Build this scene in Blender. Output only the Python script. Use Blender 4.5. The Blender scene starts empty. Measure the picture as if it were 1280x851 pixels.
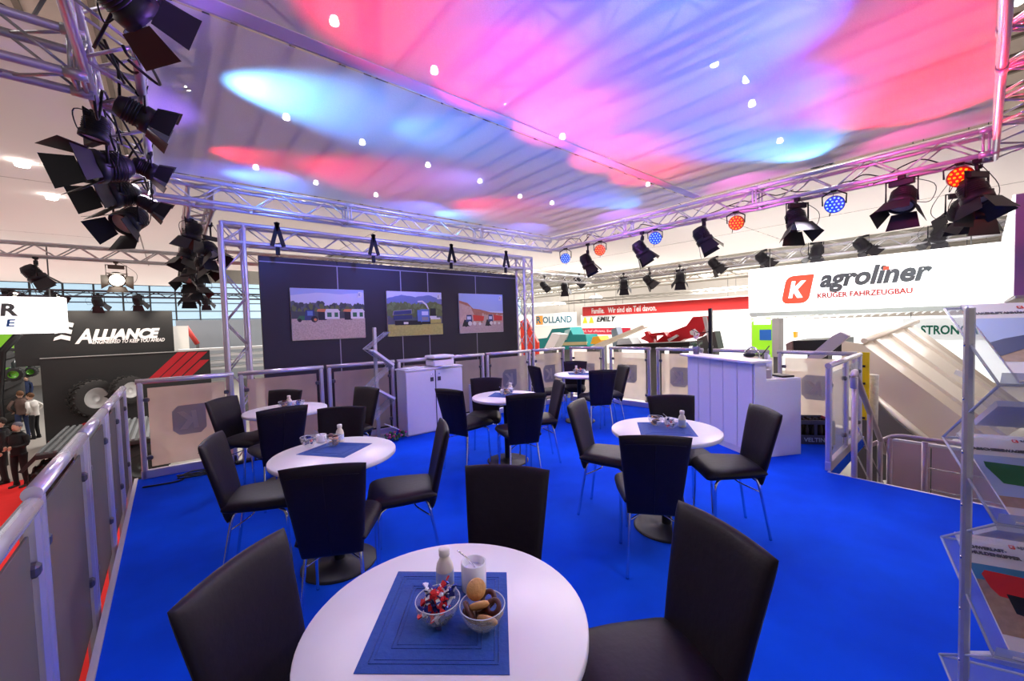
import bpy, math, random
from mathutils import Vector, Matrix, Quaternion
random.seed(7)
S = bpy.context.scene
COL = S.collection
# ---------------------------------------------------------------- camera
CX, CY, FPX = 640.0, 425.5, 502.06
YAW, PITCH, ROLL = math.radians(40.4246), math.radians(2.3212), math.radians(-1.6595)
EYE = Vector((0, 0, 1.55))
_f = Vector((math.sin(YAW)*math.cos(PITCH), math.cos(YAW)*math.cos(PITCH), -math.sin(PITCH)))
_r = Vector((math.cos(YAW), -math.sin(YAW), 0)); _d = _f.cross(_r)
RR = _r*math.cos(ROLL) - _d*math.sin(ROLL); DD = _d*math.cos(ROLL) + _r*math.sin(ROLL)
cam_d = bpy.data.cameras.new('camera'); cam = bpy.data.objects.new('camera', cam_d); COL.objects.link(cam)
cam_d.sensor_width = 36; cam_d.lens = 36*FPX/1280; cam_d.clip_start = .02; cam_d.clip_end = 300
m3 = Matrix((RR, -DD, -_f)).transposed(); cam.matrix_world = Matrix.Translation(EYE) @ m3.to_4x4()
S.camera = cam
# ---------------------------------------------------------------- world, hall light and added fill spots
S.view_settings.view_transform = 'Standard'; S.view_settings.look = 'None'
S.view_settings.gamma = 1; S.view_settings.use_curve_mapping = False
S.view_settings.exposure = 0.55
w = bpy.data.worlds.new('hall_air'); S.world = w; w.use_nodes = True
w.node_tree.nodes['Background'].inputs[0].default_value = (1.0, .93, .90, 1)
w.node_tree.nodes['Background'].inputs[1].default_value = 0.55

def lamp(kind, name, loc, energy, color=(1, 1, 1), target=None, size=.1, angle=60, blend=.5, sy=None):
    l = bpy.data.lights.new(name, kind); l.energy = energy; l.color = color
    if kind == 'AREA':
        l.size = size
        if sy: l.shape = 'RECTANGLE'; l.size_y = sy
    else: l.shadow_soft_size = size
    if kind == 'SPOT': l.spot_size = math.radians(angle); l.spot_blend = blend
    o = bpy.data.objects.new(name, l); COL.objects.link(o); o.location = loc
    if target is not None:
        o.rotation_euler = (Vector(target)-Vector(loc)).to_track_quat('-Z', 'Y').to_euler()
    return o
for i, (x, y) in enumerate([(30, 4), (30, 20), (16, 30), (2, 30), (-12, 16), (20, 9)]):
    lamp('AREA', 'hall_fill', (x, y, 8.6), 1500, (1, .97, .93), (x, y, 0), 6)
for x, y, e in [(11, 9, 820), (10, 2, 720), (-5, 7, 250), (-5, 13, 340), (3, 11, 450), (-3, 19, 250), (20, 10, 2200), (24, 24, 3500), (30, 14, 3500), (3, 22, 900)]:
    lamp('SPOT', 'hall_fill', (x, y, 8.3), e, (1, .97, .94), (x, y, 0), .3, 150, .5)  # unseen roof spots added to brighten the fabric ceilings and far hall
lamp('SPOT', 'hall_fill', (8.6, 1.0, 3.3), 120, (1, .96, .9), (10.2, .2, .9), .3, 110, .8)  # this spot and the next added to brighten the tipped trailer
lamp('SPOT', 'hall_fill', (7.0, 4.5, 3.1), 200, (1, .95, .88), (10.2, .5, .9), .3, 80, .8)
for p, t, e in [((11.5, 6, 2.4), (6.4, 3.4, .5), 130), ((9, 8.5, 2.4), (6.0, 5.2, .5), 80), ((9.5, 3.4, 1.8), (6.5, 1.5, .6), 50)]:
    lamp('SPOT', 'stall_fill', p, e, (1, .86, .72), t, .4, 80, .9)  # unseen warm spots added to backlight the right railing glass
lamp('SPOT', 'hall_fill', (8, 6, 4.6), 280, (1, .96, .95), (9, 8, 9), .4, 160, .6)  # added upward spot, brightens the roof above the gauze
lamp('SPOT', 'hall_fill', (38, 16, 5), 6000, (1, .96, .9), (51, 14, 5), .5, 150, .6)  # this and the next two added to brighten the far walls
lamp('SPOT', 'hall_fill', (36, 42, 5), 9000, (1, .96, .9), (51, 46, 5), .5, 150, .6)
lamp('SPOT', 'hall_fill', (20, 44, 5), 5000, (1, .96, .9), (24, 57, 4), .5, 150, .6)
# white spots of the stand, thrown from the trusses onto the platform
for p, t, e in [((-.1, 5.2, 2.95), (1.0, 2.6, .7), 60), ((-.1, 3.6, 2.95), (.7, 1.0, .7), 50), ((6.3, 4.6, 2.95), (4.6, 3.9, .7), 75),
                ((6.3, 2.9, 2.95), (2.9, 3.3, .7), 85), ((6.3, 1.4, 2.95), (2.8, 1.5, .7), 80), ((.9, 5.95, 2.95), (1.0, 4.5, .7), 45),
                ((3.2, 5.95, 2.95), (3.0, 3.4, .5), 60), ((5.2, 5.95, 2.95), (4.8, 3.5, .5), 50),
                ((2.2, -.1, 2.95), (.7, 1.1, .7), 55), ((4.6, -.1, 2.95), (3.4, 2.0, .4), 65)]:
    lamp('SPOT', 'stage_light', p, e*1.2, (.93, .84, 1), t, .12, 95, .9)
# coloured washes grazing the fabric ceiling
BLUE = (.02, .10, 1); RED = (1, .02, .05); SKY = (.06, .35, 1); PALE = (.16, .50, 1); PINK = (1, .09, .14)
for p, t, c, e, a in [((.12, 3.66, 3.06), (1.05, 3.55, 3.42), PALE, 120, 62), ((1.2, 3.6, 3.0), (2.6, 3.3, 3.42), SKY, 30, 60), ((.12, 3.6, 2.7), (1.9, 3.5, 3.4), BLUE, 40, 60),
                      ((.12, 5.1, 3.10), (1.1, 5.05, 3.42), RED, 30, 60), ((.4, 4.9, 2.7), (2.8, 4.85, 3.4), RED, 80, 60), ((2.6, 5.2, 2.6), (4.6, 4.95, 3.4), RED, 80, 60),
                      ((.12, 5.75, 3.1), (2.2, 5.6, 3.42), PALE, 60, 55), ((3.0, 5.85, 3.0), (4.5, 5.6, 3.42), PALE, 50, 70),
                      ((.25, 2.5, 2.5), (1.15, 2.25, 3.4), RED, 80, 62), ((1.5, 2.8, 2.5), (2.0, 2.4, 3.4), RED, 60, 62), ((2.5, 3.0, 2.5), (2.9, 2.55, 3.4), PINK, 65, 62), ((3.4, 3.1, 2.5), (3.9, 2.7, 3.4), PINK, 65, 62), ((4.3, 3.2, 2.6), (4.7, 2.8, 3.4), RED, 40, 62),
                      ((6.2, 1.35, 3.08), (5.1, 1.38, 3.42), PALE, 80, 70), ((5.9, 1.6, 2.6), (4.2, 1.5, 3.4), BLUE, 110, 75), 
                      ((6.2, .25, 2.75), (4.5, .35, 3.4), RED, 240, 72), ((4.6, -.05, 2.5), (3.9, .2, 3.4), RED, 50, 60), ((6.2, 3.7, 3.05), (5.0, 3.75, 3.42), SKY, 34, 65), ((5.9, 3.8, 2.8), (4.2, 3.9, 3.4), BLUE, 40, 65),
                      ((3.4, .1, 2.4), (2.9, 1.35, 3.4), BLUE, 230, 62), ((1.9, .1, 2.4), (1.9, 1.15, 3.4), BLUE, 180, 60), ((4.6, .3, 2.4), (3.9, 1.5, 3.4), BLUE, 150, 55)]:
    lamp('SPOT', 'wash_light', p, e*1.75, c, t, .04, a, .9)
for p, t, c, e in [((1.2, 5.0, 2.9), (.8, 6.2, 3.2), (.12, .2, 1), 45), ((3.2, 5.0, 2.9), (3.0, 6.2, 3.1), (.15, .2, 1), 50), ((5.2, 5.0, 2.9), (5.4, 6.2, 3.1), (.2, .2, 1), 40),
                   ((5.5, 4.0, 2.9), (6.4, 4.2, 3.2), (.5, .15, 1), 26), ((5.5, 2.2, 2.9), (6.4, 2.2, 3.2), (.9, .12, .6), 26), ((5.5, .7, 2.9), (6.4, .5, 3.2), (1, .08, .35), 26), ((5.8, -1.5, 2.9), (5.8, -.2, 3.2), (1, .05, .05), 25),
                   ((.5, 2.4, 2.7), (-.2, 2.6, 3.2), (.35, .15, 1), 16), ((.5, 4.4, 2.9), (-.2, 4.4, 3.2), (.35, .15, 1), 14)]:
    lamp('SPOT', 'truss_wash', p, e*1.7, c, t, .05, 100, .9)
# lilac spill on trusses and railings
for p, t, e in [((.6, .3, 3.2), (-.35, 3.5, .8), 26), ((3, 3.6, 3.0), (2.5, 6.2, 2.7), 30), ((5.6, 2.2, 3.0), (6.4, 4, 2.6), 12), ((3.4, 2.6, 3.2), (5.0, 2.0, .7), 40), ((2.6, 3.0, 3.2), (3.0, 5.5, .8), 40)]:
    lamp('SPOT', 'lilac_light', p, e*1.9, (.38, .28, 1), t, .1, 110, .9)

# ---------------------------------------------------------------- helpers
def at(u, v, ax, val):
    d = _f + RR*((u-CX)/FPX) + DD*((v-CY)/FPX)
    return EYE + d*((val-EYE[ax])/d[ax])
_mats = {}
def mat(name, col, rough=.5, metal=0, emit=0, alpha=1, noise=0, nscale=30, bump=0, trans=0, coat=0, ior=1.45, ecol=None):
    if name in _mats: return _mats[name]
    m = bpy.data.materials.new(name); m.use_nodes = True; nt = m.node_tree; b = nt.nodes['Principled BSDF']
    b.inputs['Base Color'].default_value = (*col, 1); b.inputs['Roughness'].default_value = rough
    b.inputs['Metallic'].default_value = metal; b.inputs['IOR'].default_value = ior
    b.inputs['Alpha'].default_value = alpha; b.inputs['Transmission Weight'].default_value = trans
    b.inputs['Coat Weight'].default_value = coat
    if emit:
        b.inputs['Emission Color'].default_value = (*(ecol or col), 1); b.inputs['Emission Strength'].default_value = emit
    if noise or bump:
        tc = nt.nodes.new('ShaderNodeTexCoord'); n = nt.nodes.new('ShaderNodeTexNoise')
        n.inputs['Scale'].default_value = nscale; n.inputs['Detail'].default_value = 4
        nt.links.new(tc.outputs['Object'], n.inputs['Vector'])
        if noise:
            mx = nt.nodes.new('ShaderNodeMix'); mx.data_type = 'RGBA'
            mx.inputs[6].default_value = (*[c*(1-noise) for c in col], 1); mx.inputs[7].default_value = (*[min(1, c*(1+noise)) for c in col], 1)
            nt.links.new(n.outputs['Fac'], mx.inputs[0]); nt.links.new(mx.outputs[2], b.inputs['Base Color'])
        if bump:
            bp = nt.nodes.new('ShaderNodeBump'); bp.inputs['Strength'].default_value = bump; bp.inputs['Distance'].default_value = .01
            nt.links.new(n.outputs['Fac'], bp.inputs['Height']); nt.links.new(bp.outputs['Normal'], b.inputs['Normal'])
    _mats[name] = m; return m
def basis(z, hint=Vector((0, 0, 1))):
    z = z.normalized()
    if abs(z.dot(hint)) > .99: hint = Vector((1, 0, 0))
    x = hint.cross(z).normalized(); return x, z.cross(x), z
class MB:
    def __init__(s): s.v = []; s.f = []; s.m = []; s.mi = 0; s.smooth = []
    def _add(s, vs, fs, sm=False):
        n = len(s.v); s.v += [tuple(v) for v in vs]
        for f in fs: s.f.append(tuple(i+n for i in f)); s.m.append(s.mi); s.smooth.append(sm)
        return s
    def box(s, c, d, M=None, bev=0):
        hx, hy, hz = d[0]/2, d[1]/2, d[2]/2; c = Vector(c)
        if bev <= 0:
            vs = [Vector((x, y, z)) for z in (-hz, hz) for y in (-hy, hy) for x in (-hx, hx)]
            fs = [(0, 2, 3, 1), (4, 5, 7, 6), (0, 1, 5, 4), (2, 6, 7, 3), (0, 4, 6, 2), (1, 3, 7, 5)]
        else:
            b = min(bev, hx*.9, hy*.9, hz*.9); vs = []; fs = []
            idx = {}
            for sx in (-1, 1):
                for sy in (-1, 1):
                    for sz in (-1, 1):
                        for k in range(3):
                            p = [sx*hx, sy*hy, sz*hz]
                            for j in range(3):
                                if j != k: p[j] -= (sx, sy, sz)[j]*b
                            idx[(sx, sy, sz, k)] = len(vs); vs.append(Vector(p))
            def q(*a): fs.append(tuple(idx[x] for x in a))
            for k in range(3):
                for sg in (-1, 1):
                    o = [(-1, -1), (1, -1), (1, 1), (-1, 1)]
                    ks = []
                    for a, bb in o:
                        t = [a, bb]; t.insert(k, sg); ks.append((*t, k))
                    if (sg > 0) == (k == 1): ks.reverse()
                    q(*ks)
            for k in range(3):
                i, j = [x for x in range(3) if x != k]
                for a in (-1, 1):
                    for bb in (-1, 1):
                        def key(e, kk):
                            t = [0, 0, 0]; t[k] = e; t[i] = a; t[j] = bb; return (*t, kk)
                        q(key(-1, i), key(1, i), key(1, j), key(-1, j))
            for sx in (-1, 1):
                for sy in (-1, 1):
                    for sz in (-1, 1): q(*[(sx, sy, sz, k) for k in range(3)])
        if M is not None: vs = [M @ v for v in vs]
        return s._add([v+c for v in vs], fs)
    def tube(s, pts, r, n=8, cap=True, rs=None, flat=1):
        pts = [Vector(p) for p in pts]; vs = []; fs = []
        hint = Vector((0, 0, 1))
        d0 = (pts[-1]-pts[0])
        if abs(d0.normalized().z) > .8 if d0.length > 0 else True: hint = Vector((0, 1, 0))
        for i, p in enumerate(pts):
            t = (pts[min(i+1, len(pts)-1)]-pts[max(i-1, 0)])
            x, y, z = basis(t, hint); rr = rs[i] if rs else r
            for k in range(n):
                a = 2*math.pi*k/n; vs.append(p + x*math.cos(a)*rr + y*math.sin(a)*rr*flat)
        for i in range(len(pts)-1):
            for k in range(n):
                fs.append((i*n+k, i*n+(k+1) % n, (i+1)*n+(k+1) % n, (i+1)*n+k))
        s._add(vs, fs, True)
        if cap:
            m = len(vs); b = len(s.v)-m
            s.f.append(tuple(b+k for k in range(n))[::-1]); s.m.append(s.mi); s.smooth.append(False)
            s.f.append(tuple(b+m-n+k for k in range(n))); s.m.append(s.mi); s.smooth.append(False)
        return s
    def lathe(s, prof, n=24, M=None, c=(0, 0, 0), sm=True):
        vs = []; fs = []; c = Vector(c)
        for r, z in prof:
            for k in range(n):
                a = 2*math.pi*k/n; v = Vector((r*math.cos(a), r*math.sin(a), z)); vs.append((M @ v if M is not None else v)+c)
        for i in range(len(prof)-1):
            for k in range(n): fs.append((i*n+k, i*n+(k+1) % n, (i+1)*n+(k+1) % n, (i+1)*n+k))
        return s._add(vs, fs, sm)
    def prism(s, poly, o, u, v, wv):
        """poly of (a,b) in frame o + a*u + b*v, extruded by vector wv"""
        o, u, v, wv = Vector(o), Vector(u), Vector(v), Vector(wv); n = len(poly)
        A = [o+u*a+v*b for a, b in poly]; B = [p+wv for p in A]
        return s._add(A+B, [tuple(range(n))[::-1], tuple(range(n, 2*n))] + [(i, (i+1) % n, n+(i+1) % n, n+i) for i in range(n)])
    def face(s, pts): return s._add(pts, [tuple(range(len(pts)))])
    def ball(s, c, r, n=10, sc=(1, 1, 1)):
        prof = [(max(1e-4, math.sin(math.pi*i/(n//2))), -math.cos(math.pi*i/(n//2))) for i in range(n//2+1)]
        return s.lathe(prof, n, Matrix.Diagonal((r*sc[0], r*sc[1], r*sc[2])), c)
    def slab(s, fn, nu=8, nv=10):
        """fn(u,v)->(centre, normal, half thickness), u,v in -1..1"""
        F = []; B = []
        for j in range(nv+1):
            for i in range(nu+1):
                a = math.sin((2*i/nu-1)*math.pi/2); b = math.sin((2*j/nv-1)*math.pi/2); a = math.copysign(abs(a)**.8, a); b = math.copysign(abs(b)**.8, b)
                c, n, h = fn(a, b); e = max(0, (1-abs(a)**10))**.5*max(0, (1-abs(b)**10))**.5
                F.append(c+n*h*e); B.append(c-n*h*e)
        N = (nu+1)*(nv+1); fs = []
        for j in range(nv):
            for i in range(nu):
                p = j*(nu+1)+i; fs.append((p, p+1, p+nu+2, p+nu+1)); fs.append((N+p, N+p+nu+1, N+p+nu+2, N+p+1))
        return s._add(F+B, fs, True)
    def mesh(s, name, mats):
        me = bpy.data.meshes.new(name); me.from_pydata(s.v, [], s.f)
        for m in (mats if isinstance(mats, (list, tuple)) else [mats]): me.materials.append(m)
        me.polygons.foreach_set('material_index', s.m); me.polygons.foreach_set('use_smooth', s.smooth)
        me.update(); return me
    def build(s, name, mats, parent=None, loc=(0, 0, 0)):
        return link(name, s.mesh(name, mats), parent, loc)
def link(name, me, parent=None, loc=(0, 0, 0)):
    o = bpy.data.objects.new(name, me); COL.objects.link(o); o.location = loc
    if parent is not None: o.parent = parent
    return o
def tag(o, label=None, cat=None, group=None, kind=None):
    if label: o['label'] = label
    if cat: o['category'] = cat
    if group: o['group'] = group
    if kind: o['kind'] = kind
    return o
def thing(name, label, cat, loc=(0, 0, 0), rz=0, group=None):
    o = link(name, None, None, loc); o.rotation_euler = (0, 0, rz); o.empty_display_size = .1
    return tag(o, label, cat, group)
def copy_tree(o, parent=None):
    c = o.copy(); COL.objects.link(c)
    if parent is not None: c.parent = parent
    for ch in [x for x in KIDS.get(o.name, [])] if False else list(o.children): copy_tree(ch, c)
    return c
def frame(o, right, up):
    r = Vector(right).normalized(); u = Vector(up).normalized(); n = r.cross(u).normalized(); u = n.cross(r)
    return Matrix.Translation(Vector(o)) @ Matrix((r, u, n)).transposed().to_4x4()
def text(body, m, parent, origin, right, up, width=None, height=None, size=.1, bold=.0, shear=0, ext=.002, name='lettering', align='LEFT', off=.002):
    cu = bpy.data.curves.new('t', 'FONT'); cu.body = body; cu.size = 1; cu.offset = bold; cu.shear = shear
    cu.resolution_u = 3; cu.extrude = 1
    to = bpy.data.objects.new('t', cu); COL.objects.link(to)
    dg = bpy.context.evaluated_depsgraph_get(); dg.update()
    me = bpy.data.meshes.new_from_object(to.evaluated_get(dg)); bpy.data.objects.remove(to)
    xs = [v.co.x for v in me.vertices]; ys = [v.co.y for v in me.vertices]
    x0, x1, y0, y1 = min(xs), max(xs), min(ys), max(ys)
    sx = width/(x1-x0) if width else size; sy = height/(y1-y0) if height else sx
    F = frame(origin, right, up)
    for v in me.vertices:
        v.co = F @ Vector(((v.co.x-x0)*sx, (v.co.y-y0)*sy, off+v.co.z*off*.45))
    me.name = name; me.materials.clear(); me.materials.append(m)
    return link(name, me, parent)
def art(name, parent, origin, right, up, W, H, polys, off=.003, step=.0006):
    """flat print: layered coloured polygons in 0..1 coordinates"""
    F = frame(origin, right, up); b = MB(); mats = []
    for k, (m, poly) in enumerate(polys):
        if m not in mats: mats.append(m)
        b.mi = mats.index(m)
        b.face([F @ Vector((x*W, y*H, off+step*k)) for x, y in poly])
    return b.build(name, mats, parent)
def R4(x0, y0, x1, y1): return [(x0, y0), (x1, y0), (x1, y1), (x0, y1)]
def disc(cx, cy, r, asp=1, n=14): return [(cx+r*math.cos(2*math.pi*k/n), cy+r*asp*math.sin(2*math.pi*k/n)) for k in range(n)]
def ridge(y0, ys, jit, n=40, x0=0, x1=1, bottom=0):
    rnd = random.Random(int(y0*1000)+n)
    top = []
    for i in range(n+1):
        t = i/n; k = t*(len(ys)-1); a = int(min(k, len(ys)-2)); y = ys[a]+(ys[a+1]-ys[a])*(k-a)
        top.append((x0+(x1-x0)*t, min(.995, y+rnd.uniform(-jit, jit))))
    return [(x0, bottom), (x1, bottom)] + top[::-1]
def unit_tube(r, n=6):
    return MB().tube([(0, 0, 0), (0, 0, 1)], r, n)
def bar(name, me, parent, a, b):
    a, b = Vector(a), Vector(b); d = b-a; o = link(name, me, parent, a)
    o.rotation_mode = 'QUATERNION'; o.rotation_quaternion = d.to_track_quat('Z', 'Y'); o.scale = (1, 1, d.length); return o
def spline(P, n=6):
    P = [Vector(p) for p in P]; Q = [P[0]]+P+[P[-1]]; out = []
    for i in range(1, len(Q)-2):
        for k in range(n):
            t = k/n; a, b, c, d = Q[i-1], Q[i], Q[i+1], Q[i+2]
            out.append(.5*((2*b)+(c-a)*t+(2*a-5*b+4*c-d)*t*t+(3*b-a-3*c+d)*t**3))
    out.append(P[-1]); return out

# ---------------------------------------------------------------- materials
alu = mat('aluminium', (.60, .57, .68), .34, .6, bump=.05, nscale=60)
alud = mat('dull_aluminium', (.50, .49, .52), .42, .6, noise=.15, nscale=25)
chrome = mat('chrome', (.75, .76, .80), .12, 1)
leather = mat('black_leather', (.010, .006, .011), .48, noise=.25, nscale=40, bump=.12)
leather.node_tree.nodes['Principled BSDF'].inputs['Specular IOR Level'].default_value = .32
blackm = mat('black_metal', (.012, .012, .014), .38, .2, noise=.2, nscale=30)
blackp = mat('black_plate', (.020, .019, .024), .45, .3, noise=.1)
white = mat('white_laminate', (.80, .78, .80), .35, noise=.03, nscale=8)
whitel = mat('white_lacquer', (.74, .73, .77), .4, noise=.03)
glasscl = mat('clear_glass', (.92, .95, .96), .02, alpha=.13, ior=1.45)
acryl = mat('clear_acrylic', (.50, .55, .68), .06, alpha=.26)
paper = mat('paper_white', (.75, .75, .78), .6)
greyt = mat('grey_print', (.16, .18, .20), .5)
redp = mat('red_print', (.70, .03, .03), .5)
blackpr = mat('black_print', (.01, .01, .01), .5)
whitep = mat('white_print', (.8, .8, .8), .5)

frostw = None
def carpet_mat():
    m = bpy.data.materials.new('blue_carpet'); m.use_nodes = True; nt = m.node_tree; b = nt.nodes['Principled BSDF']
    tc = nt.nodes.new('ShaderNodeTexCoord')
    n1 = nt.nodes.new('ShaderNodeTexNoise'); n1.inputs['Scale'].default_value = 1.6; n1.inputs['Detail'].default_value = 5
    n2 = nt.nodes.new('ShaderNodeTexNoise'); n2.inputs['Scale'].default_value = 350
    for n in (n1, n2): nt.links.new(tc.outputs['Object'], n.inputs['Vector'])
    cr = nt.nodes.new('ShaderNodeValToRGB'); e = cr.color_ramp.elements
    e[0].position = .3; e[0].color = (.0, .050, .56, 1); e[1].position = .72; e[1].color = (.0, .082, .80, 1)
    nt.links.new(n1.outputs['Fac'], cr.inputs[0]); nt.links.new(cr.outputs[0], b.inputs['Base Color'])
    b.inputs['Roughness'].default_value = .95; b.inputs['Specular IOR Level'].default_value = .12
    bp = nt.nodes.new('ShaderNodeBump'); bp.inputs['Strength'].default_value = .5; bp.inputs['Distance'].default_value = .004
    nt.links.new(n2.outputs['Fac'], bp.inputs['Height']); nt.links.new(bp.outputs['Normal'], b.inputs['Normal'])
    return m
carpet = carpet_mat()
def cloth_mat(name, col, transp, trl, weave=260):
    m = bpy.data.materials.new(name); m.use_nodes = True; nt = m.node_tree; nt.nodes.clear()
    out = nt.nodes.new('ShaderNodeOutputMaterial'); df = nt.nodes.new('ShaderNodeBsdfDiffuse'); tl = nt.nodes.new('ShaderNodeBsdfTranslucent')
    tp = nt.nodes.new('ShaderNodeBsdfTransparent'); a = nt.nodes.new('ShaderNodeMixShader'); c = nt.nodes.new('ShaderNodeMixShader')
    df.inputs[0].default_value = (*col, 1); tl.inputs[0].default_value = (*col, 1)
    a.inputs[0].default_value = trl; nt.links.new(df.outputs[0], a.inputs[1]); nt.links.new(tl.outputs[0], a.inputs[2])
    tc = nt.nodes.new('ShaderNodeTexCoord'); n = nt.nodes.new('ShaderNodeTexNoise'); n.inputs['Scale'].default_value = weave
    nt.links.new(tc.outputs['Object'], n.inputs['Vector'])
    mr = nt.nodes.new('ShaderNodeMapRange'); mr.inputs[1].default_value = .3; mr.inputs[2].default_value = .7
    mr.inputs[3].default_value = transp*.75; mr.inputs[4].default_value = transp*1.25
    nt.links.new(n.outputs['Fac'], mr.inputs[0]); nt.links.new(mr.outputs[0], c.inputs[0])
    nt.links.new(a.outputs[0], c.inputs[1]); nt.links.new(tp.outputs[0], c.inputs[2]); nt.links.new(c.outputs[0], out.inputs[0])
    return m
gauze = cloth_mat('ceiling_gauze', (.80, .80, .84), .30, .10)
canvas = cloth_mat('ceiling_canvas', (.84, .77, .73), .0, .5, 40)
frost = cloth_mat('frosted_glass', (.84, .75, .66), .34, .78, 3)
frostw = cloth_mat('frosted_letter', (.74, .72, .70), .28, .7, 3)
frosth = cloth_mat('frosted_logo', (.44, .45, .53), .26, .75, 3)
frostl = cloth_mat('frosted_glass_shaded', (.21, .20, .19), .14, .30, 3)  # same glass as frost, darkened to put shade into the left panels

# ================================================================ STRUCTURE
HF = -2.85   # hall floor below the raised platform
tag(MB().box((12, 18, HF-.05), (80, 80, .1)).build('floor', mat('hall_concrete', (.34, .30, .27), .5, noise=.15, nscale=.5)), kind='structure')
b = MB()
b.prism([(-.33, -3), (6.7, -3), (6.7, -.9), (4.87, -.9), (4.87, .96), (6.62, .96), (6.62, 4.7), (6.15, 5.62), (-.33, 5.87)], (0, 0, -.12), (1, 0, 0), (0, 1, 0), (0, 0, .12))
tag(b.build('floor', carpet), 'royal blue carpeted platform floor', kind='structure')
b = MB(); b.box((-.345, 1.45, -.06), (.03, 8.9, .14)); tag(b.build('trim_1', alu), kind='structure')
b = MB(); b.box((4.88, .03, -.06), (.02, 1.86, .125)); b.box((5.75, .97, -.06), (1.75, .02, .125)); tag(b.build('trim_2', alu), kind='structure')
b = MB()
for x in (-.2, 2, 4.4, 6.4):
    for y in (-2, 1.6, 5.5):
        if x > 6 and y < 2: continue
        b.box((x, y, (HF-.13)/2), (.12, .12, -HF-.13))
tag(b.build('trim_3', alud), kind='structure')
# hall shell
hb = mat('hall_board', (.42, .35, .31), .8, noise=.2, nscale=1.2)
b = MB(); b.box((12, 18, 9.3), (80, 80, .1)); tag(b.build('ceiling', hb), kind='structure')
b = MB()
for i in range(60): b.box((-27+i*1.3, 18, 9.21), (.12, 78, .08))
tag(b.build('trim_4', mat('roof_rib', (.16, .13, .11), .8)), kind='structure')
b = MB(); b.box((51, 18, 3.2), (.2, 80, 12.2)); tag(b.build('wall_right', mat('hall_wall_beige', (.50, .46, .42), .8, noise=.15, nscale=.6)), kind='structure')
b = MB(); b.box((12, 57, -.4), (80, .2, 4.9)); b.box((12, 57, 8.2), (80, .2, 2.0)); tag(b.build('wall_back', mat('hall_wall_grey', (.55, .52, .48), .8, noise=.2, nscale=.4)), kind='structure')
b = MB(); b.box((12, 57, 4.6), (80, .05, 5.2))
win = tag(b.build('window_1', mat('daylight_glass', (.45, .62, .74), .3, emit=.75)), kind='structure')
fr = MB()
for i in range(40): fr.box((-28+i*2.05, 56.85, 4.6), (.14, .16, 5.2))
for z in (2.2, 3.1, 4.0, 4.9, 5.8, 6.7): fr.box((12, 56.82, z), (80, .12, .1))
fr.build('window_frame', mat('mullion', (.13, .14, .15), .6), win)
b = MB(); b.box((-28, 18, 3.2), (.2, 80, 12.2)); tag(b.build('wall_left', mat('hall_wall_dark', (.22, .20, .2), .8)), kind='structure')

# ---------------------------------------------------------------- trusses
def truss(label, p0, p1, nrm=(0, 0, 1), size=.24, rc=.025, rb=.009, pitch=.30, stuff=False, m=alu, group=None, name='lighting_truss'):
    p0, p1 = Vector(p0), Vector(p1); d = p1-p0; L = d.length; t = d.normalized(); u = Vector(nrm); v = t.cross(u).normalized()
    root = thing(name, label, 'truss', p0, 0, group)
    cs = [u*(size/2)*a + v*(size/2)*c for a in (-1, 1) for c in (-1, 1)]
    if not stuff:
        cm = unit_tube(rc, 12).mesh('chord', m); bm_ = unit_tube(rb, 6).mesh('brace', m)
        for c in cs: bar('chord', cm, root, c, c+d)
        n = max(2, round(L/pitch)); pr = [(0, 1), (2, 3), (0, 2), (1, 3)]; cnt = 0
        for (i, j) in pr:
            for k in range(n):
                a, bb = (i, j) if k % 2 == 0 else (j, i)
                if cnt < 280: bar('brace', bm_, root, cs[a]+t*(L*k/n), cs[bb]+t*(L*(k+1)/n)); cnt += 1
        step = max(1, round(n/max(1, round(L/2.0)))); end = MB()
        for s_ in (-.02, .02):
            for (i, j) in pr: end.tube([cs[i]+t*s_, cs[j]+t*s_], .012, 6)
        for c in cs: end.tube([c-t*.05, c+t*.05], rc*1.25, 10)
        em = end.mesh('coupler', m)
        for k in range(0, n+1, step): link('coupler', em, root, t*(L*k/n))
    else:
        b = MB()
        for c in cs: b.tube([c, c+d], rc, 6)
        n = max(2, round(L/pitch))
        for (i, j) in [(0, 1), (2, 3), (0, 2), (1, 3)]:
            for k in range(n):
                a, bb = (i, j) if k % 2 == 0 else (j, i)
                b.tube([cs[a]+t*(L*k/n), cs[bb]+t*(L*(k+1)/n)], rb, 4, False)
        o = b.build('truss_lattice', m, root); o['kind'] = 'stuff'
    return root
ZT = 3.23
truss('silver lighting truss over the left railing, crowded with spotlights', (-.18, -.3, ZT), (-.18, 5.98, ZT))
truss('silver truss with blue light along the back edge of the gauze ceiling', (-.3, 6.12, ZT), (6.54, 6.12, ZT))
truss('purple-lit truss carrying LED lamps along the right edge of the ceiling', (6.42, 0, ZT), (6.42, 5.98, ZT))
truss('near truss along the front ceiling edge at the top right corner', (.0, -.18, ZT), (6.56, -.18, ZT))
truss('dull truss running off to the left at the top left corner', (-.34, 3.57, 3.2), (-4.5, 3.57, 3.2), m=alud)
truss('truss leading away behind the upper left corner, hung with a cluster of spotlights', (.38, 6.3, ZT), (.38, 11.6, ZT), m=alud)
truss('thin beige truss beyond the left side, carrying two spotlights', (-7, 11.8, ZT), (.5, 11.8, ZT), stuff=True, m=alud, rb=.012)
truss('far truss behind the portal, parallel to the poster wall', (.5, 11.0, ZT), (13.1, 10.3, ZT), stuff=True, m=alud, rb=.012)
truss('far truss above the white sign with red logo', (13.1, -3, ZT), (13.1, 10.2, ZT), stuff=True, m=alud, rb=.012)
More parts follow.
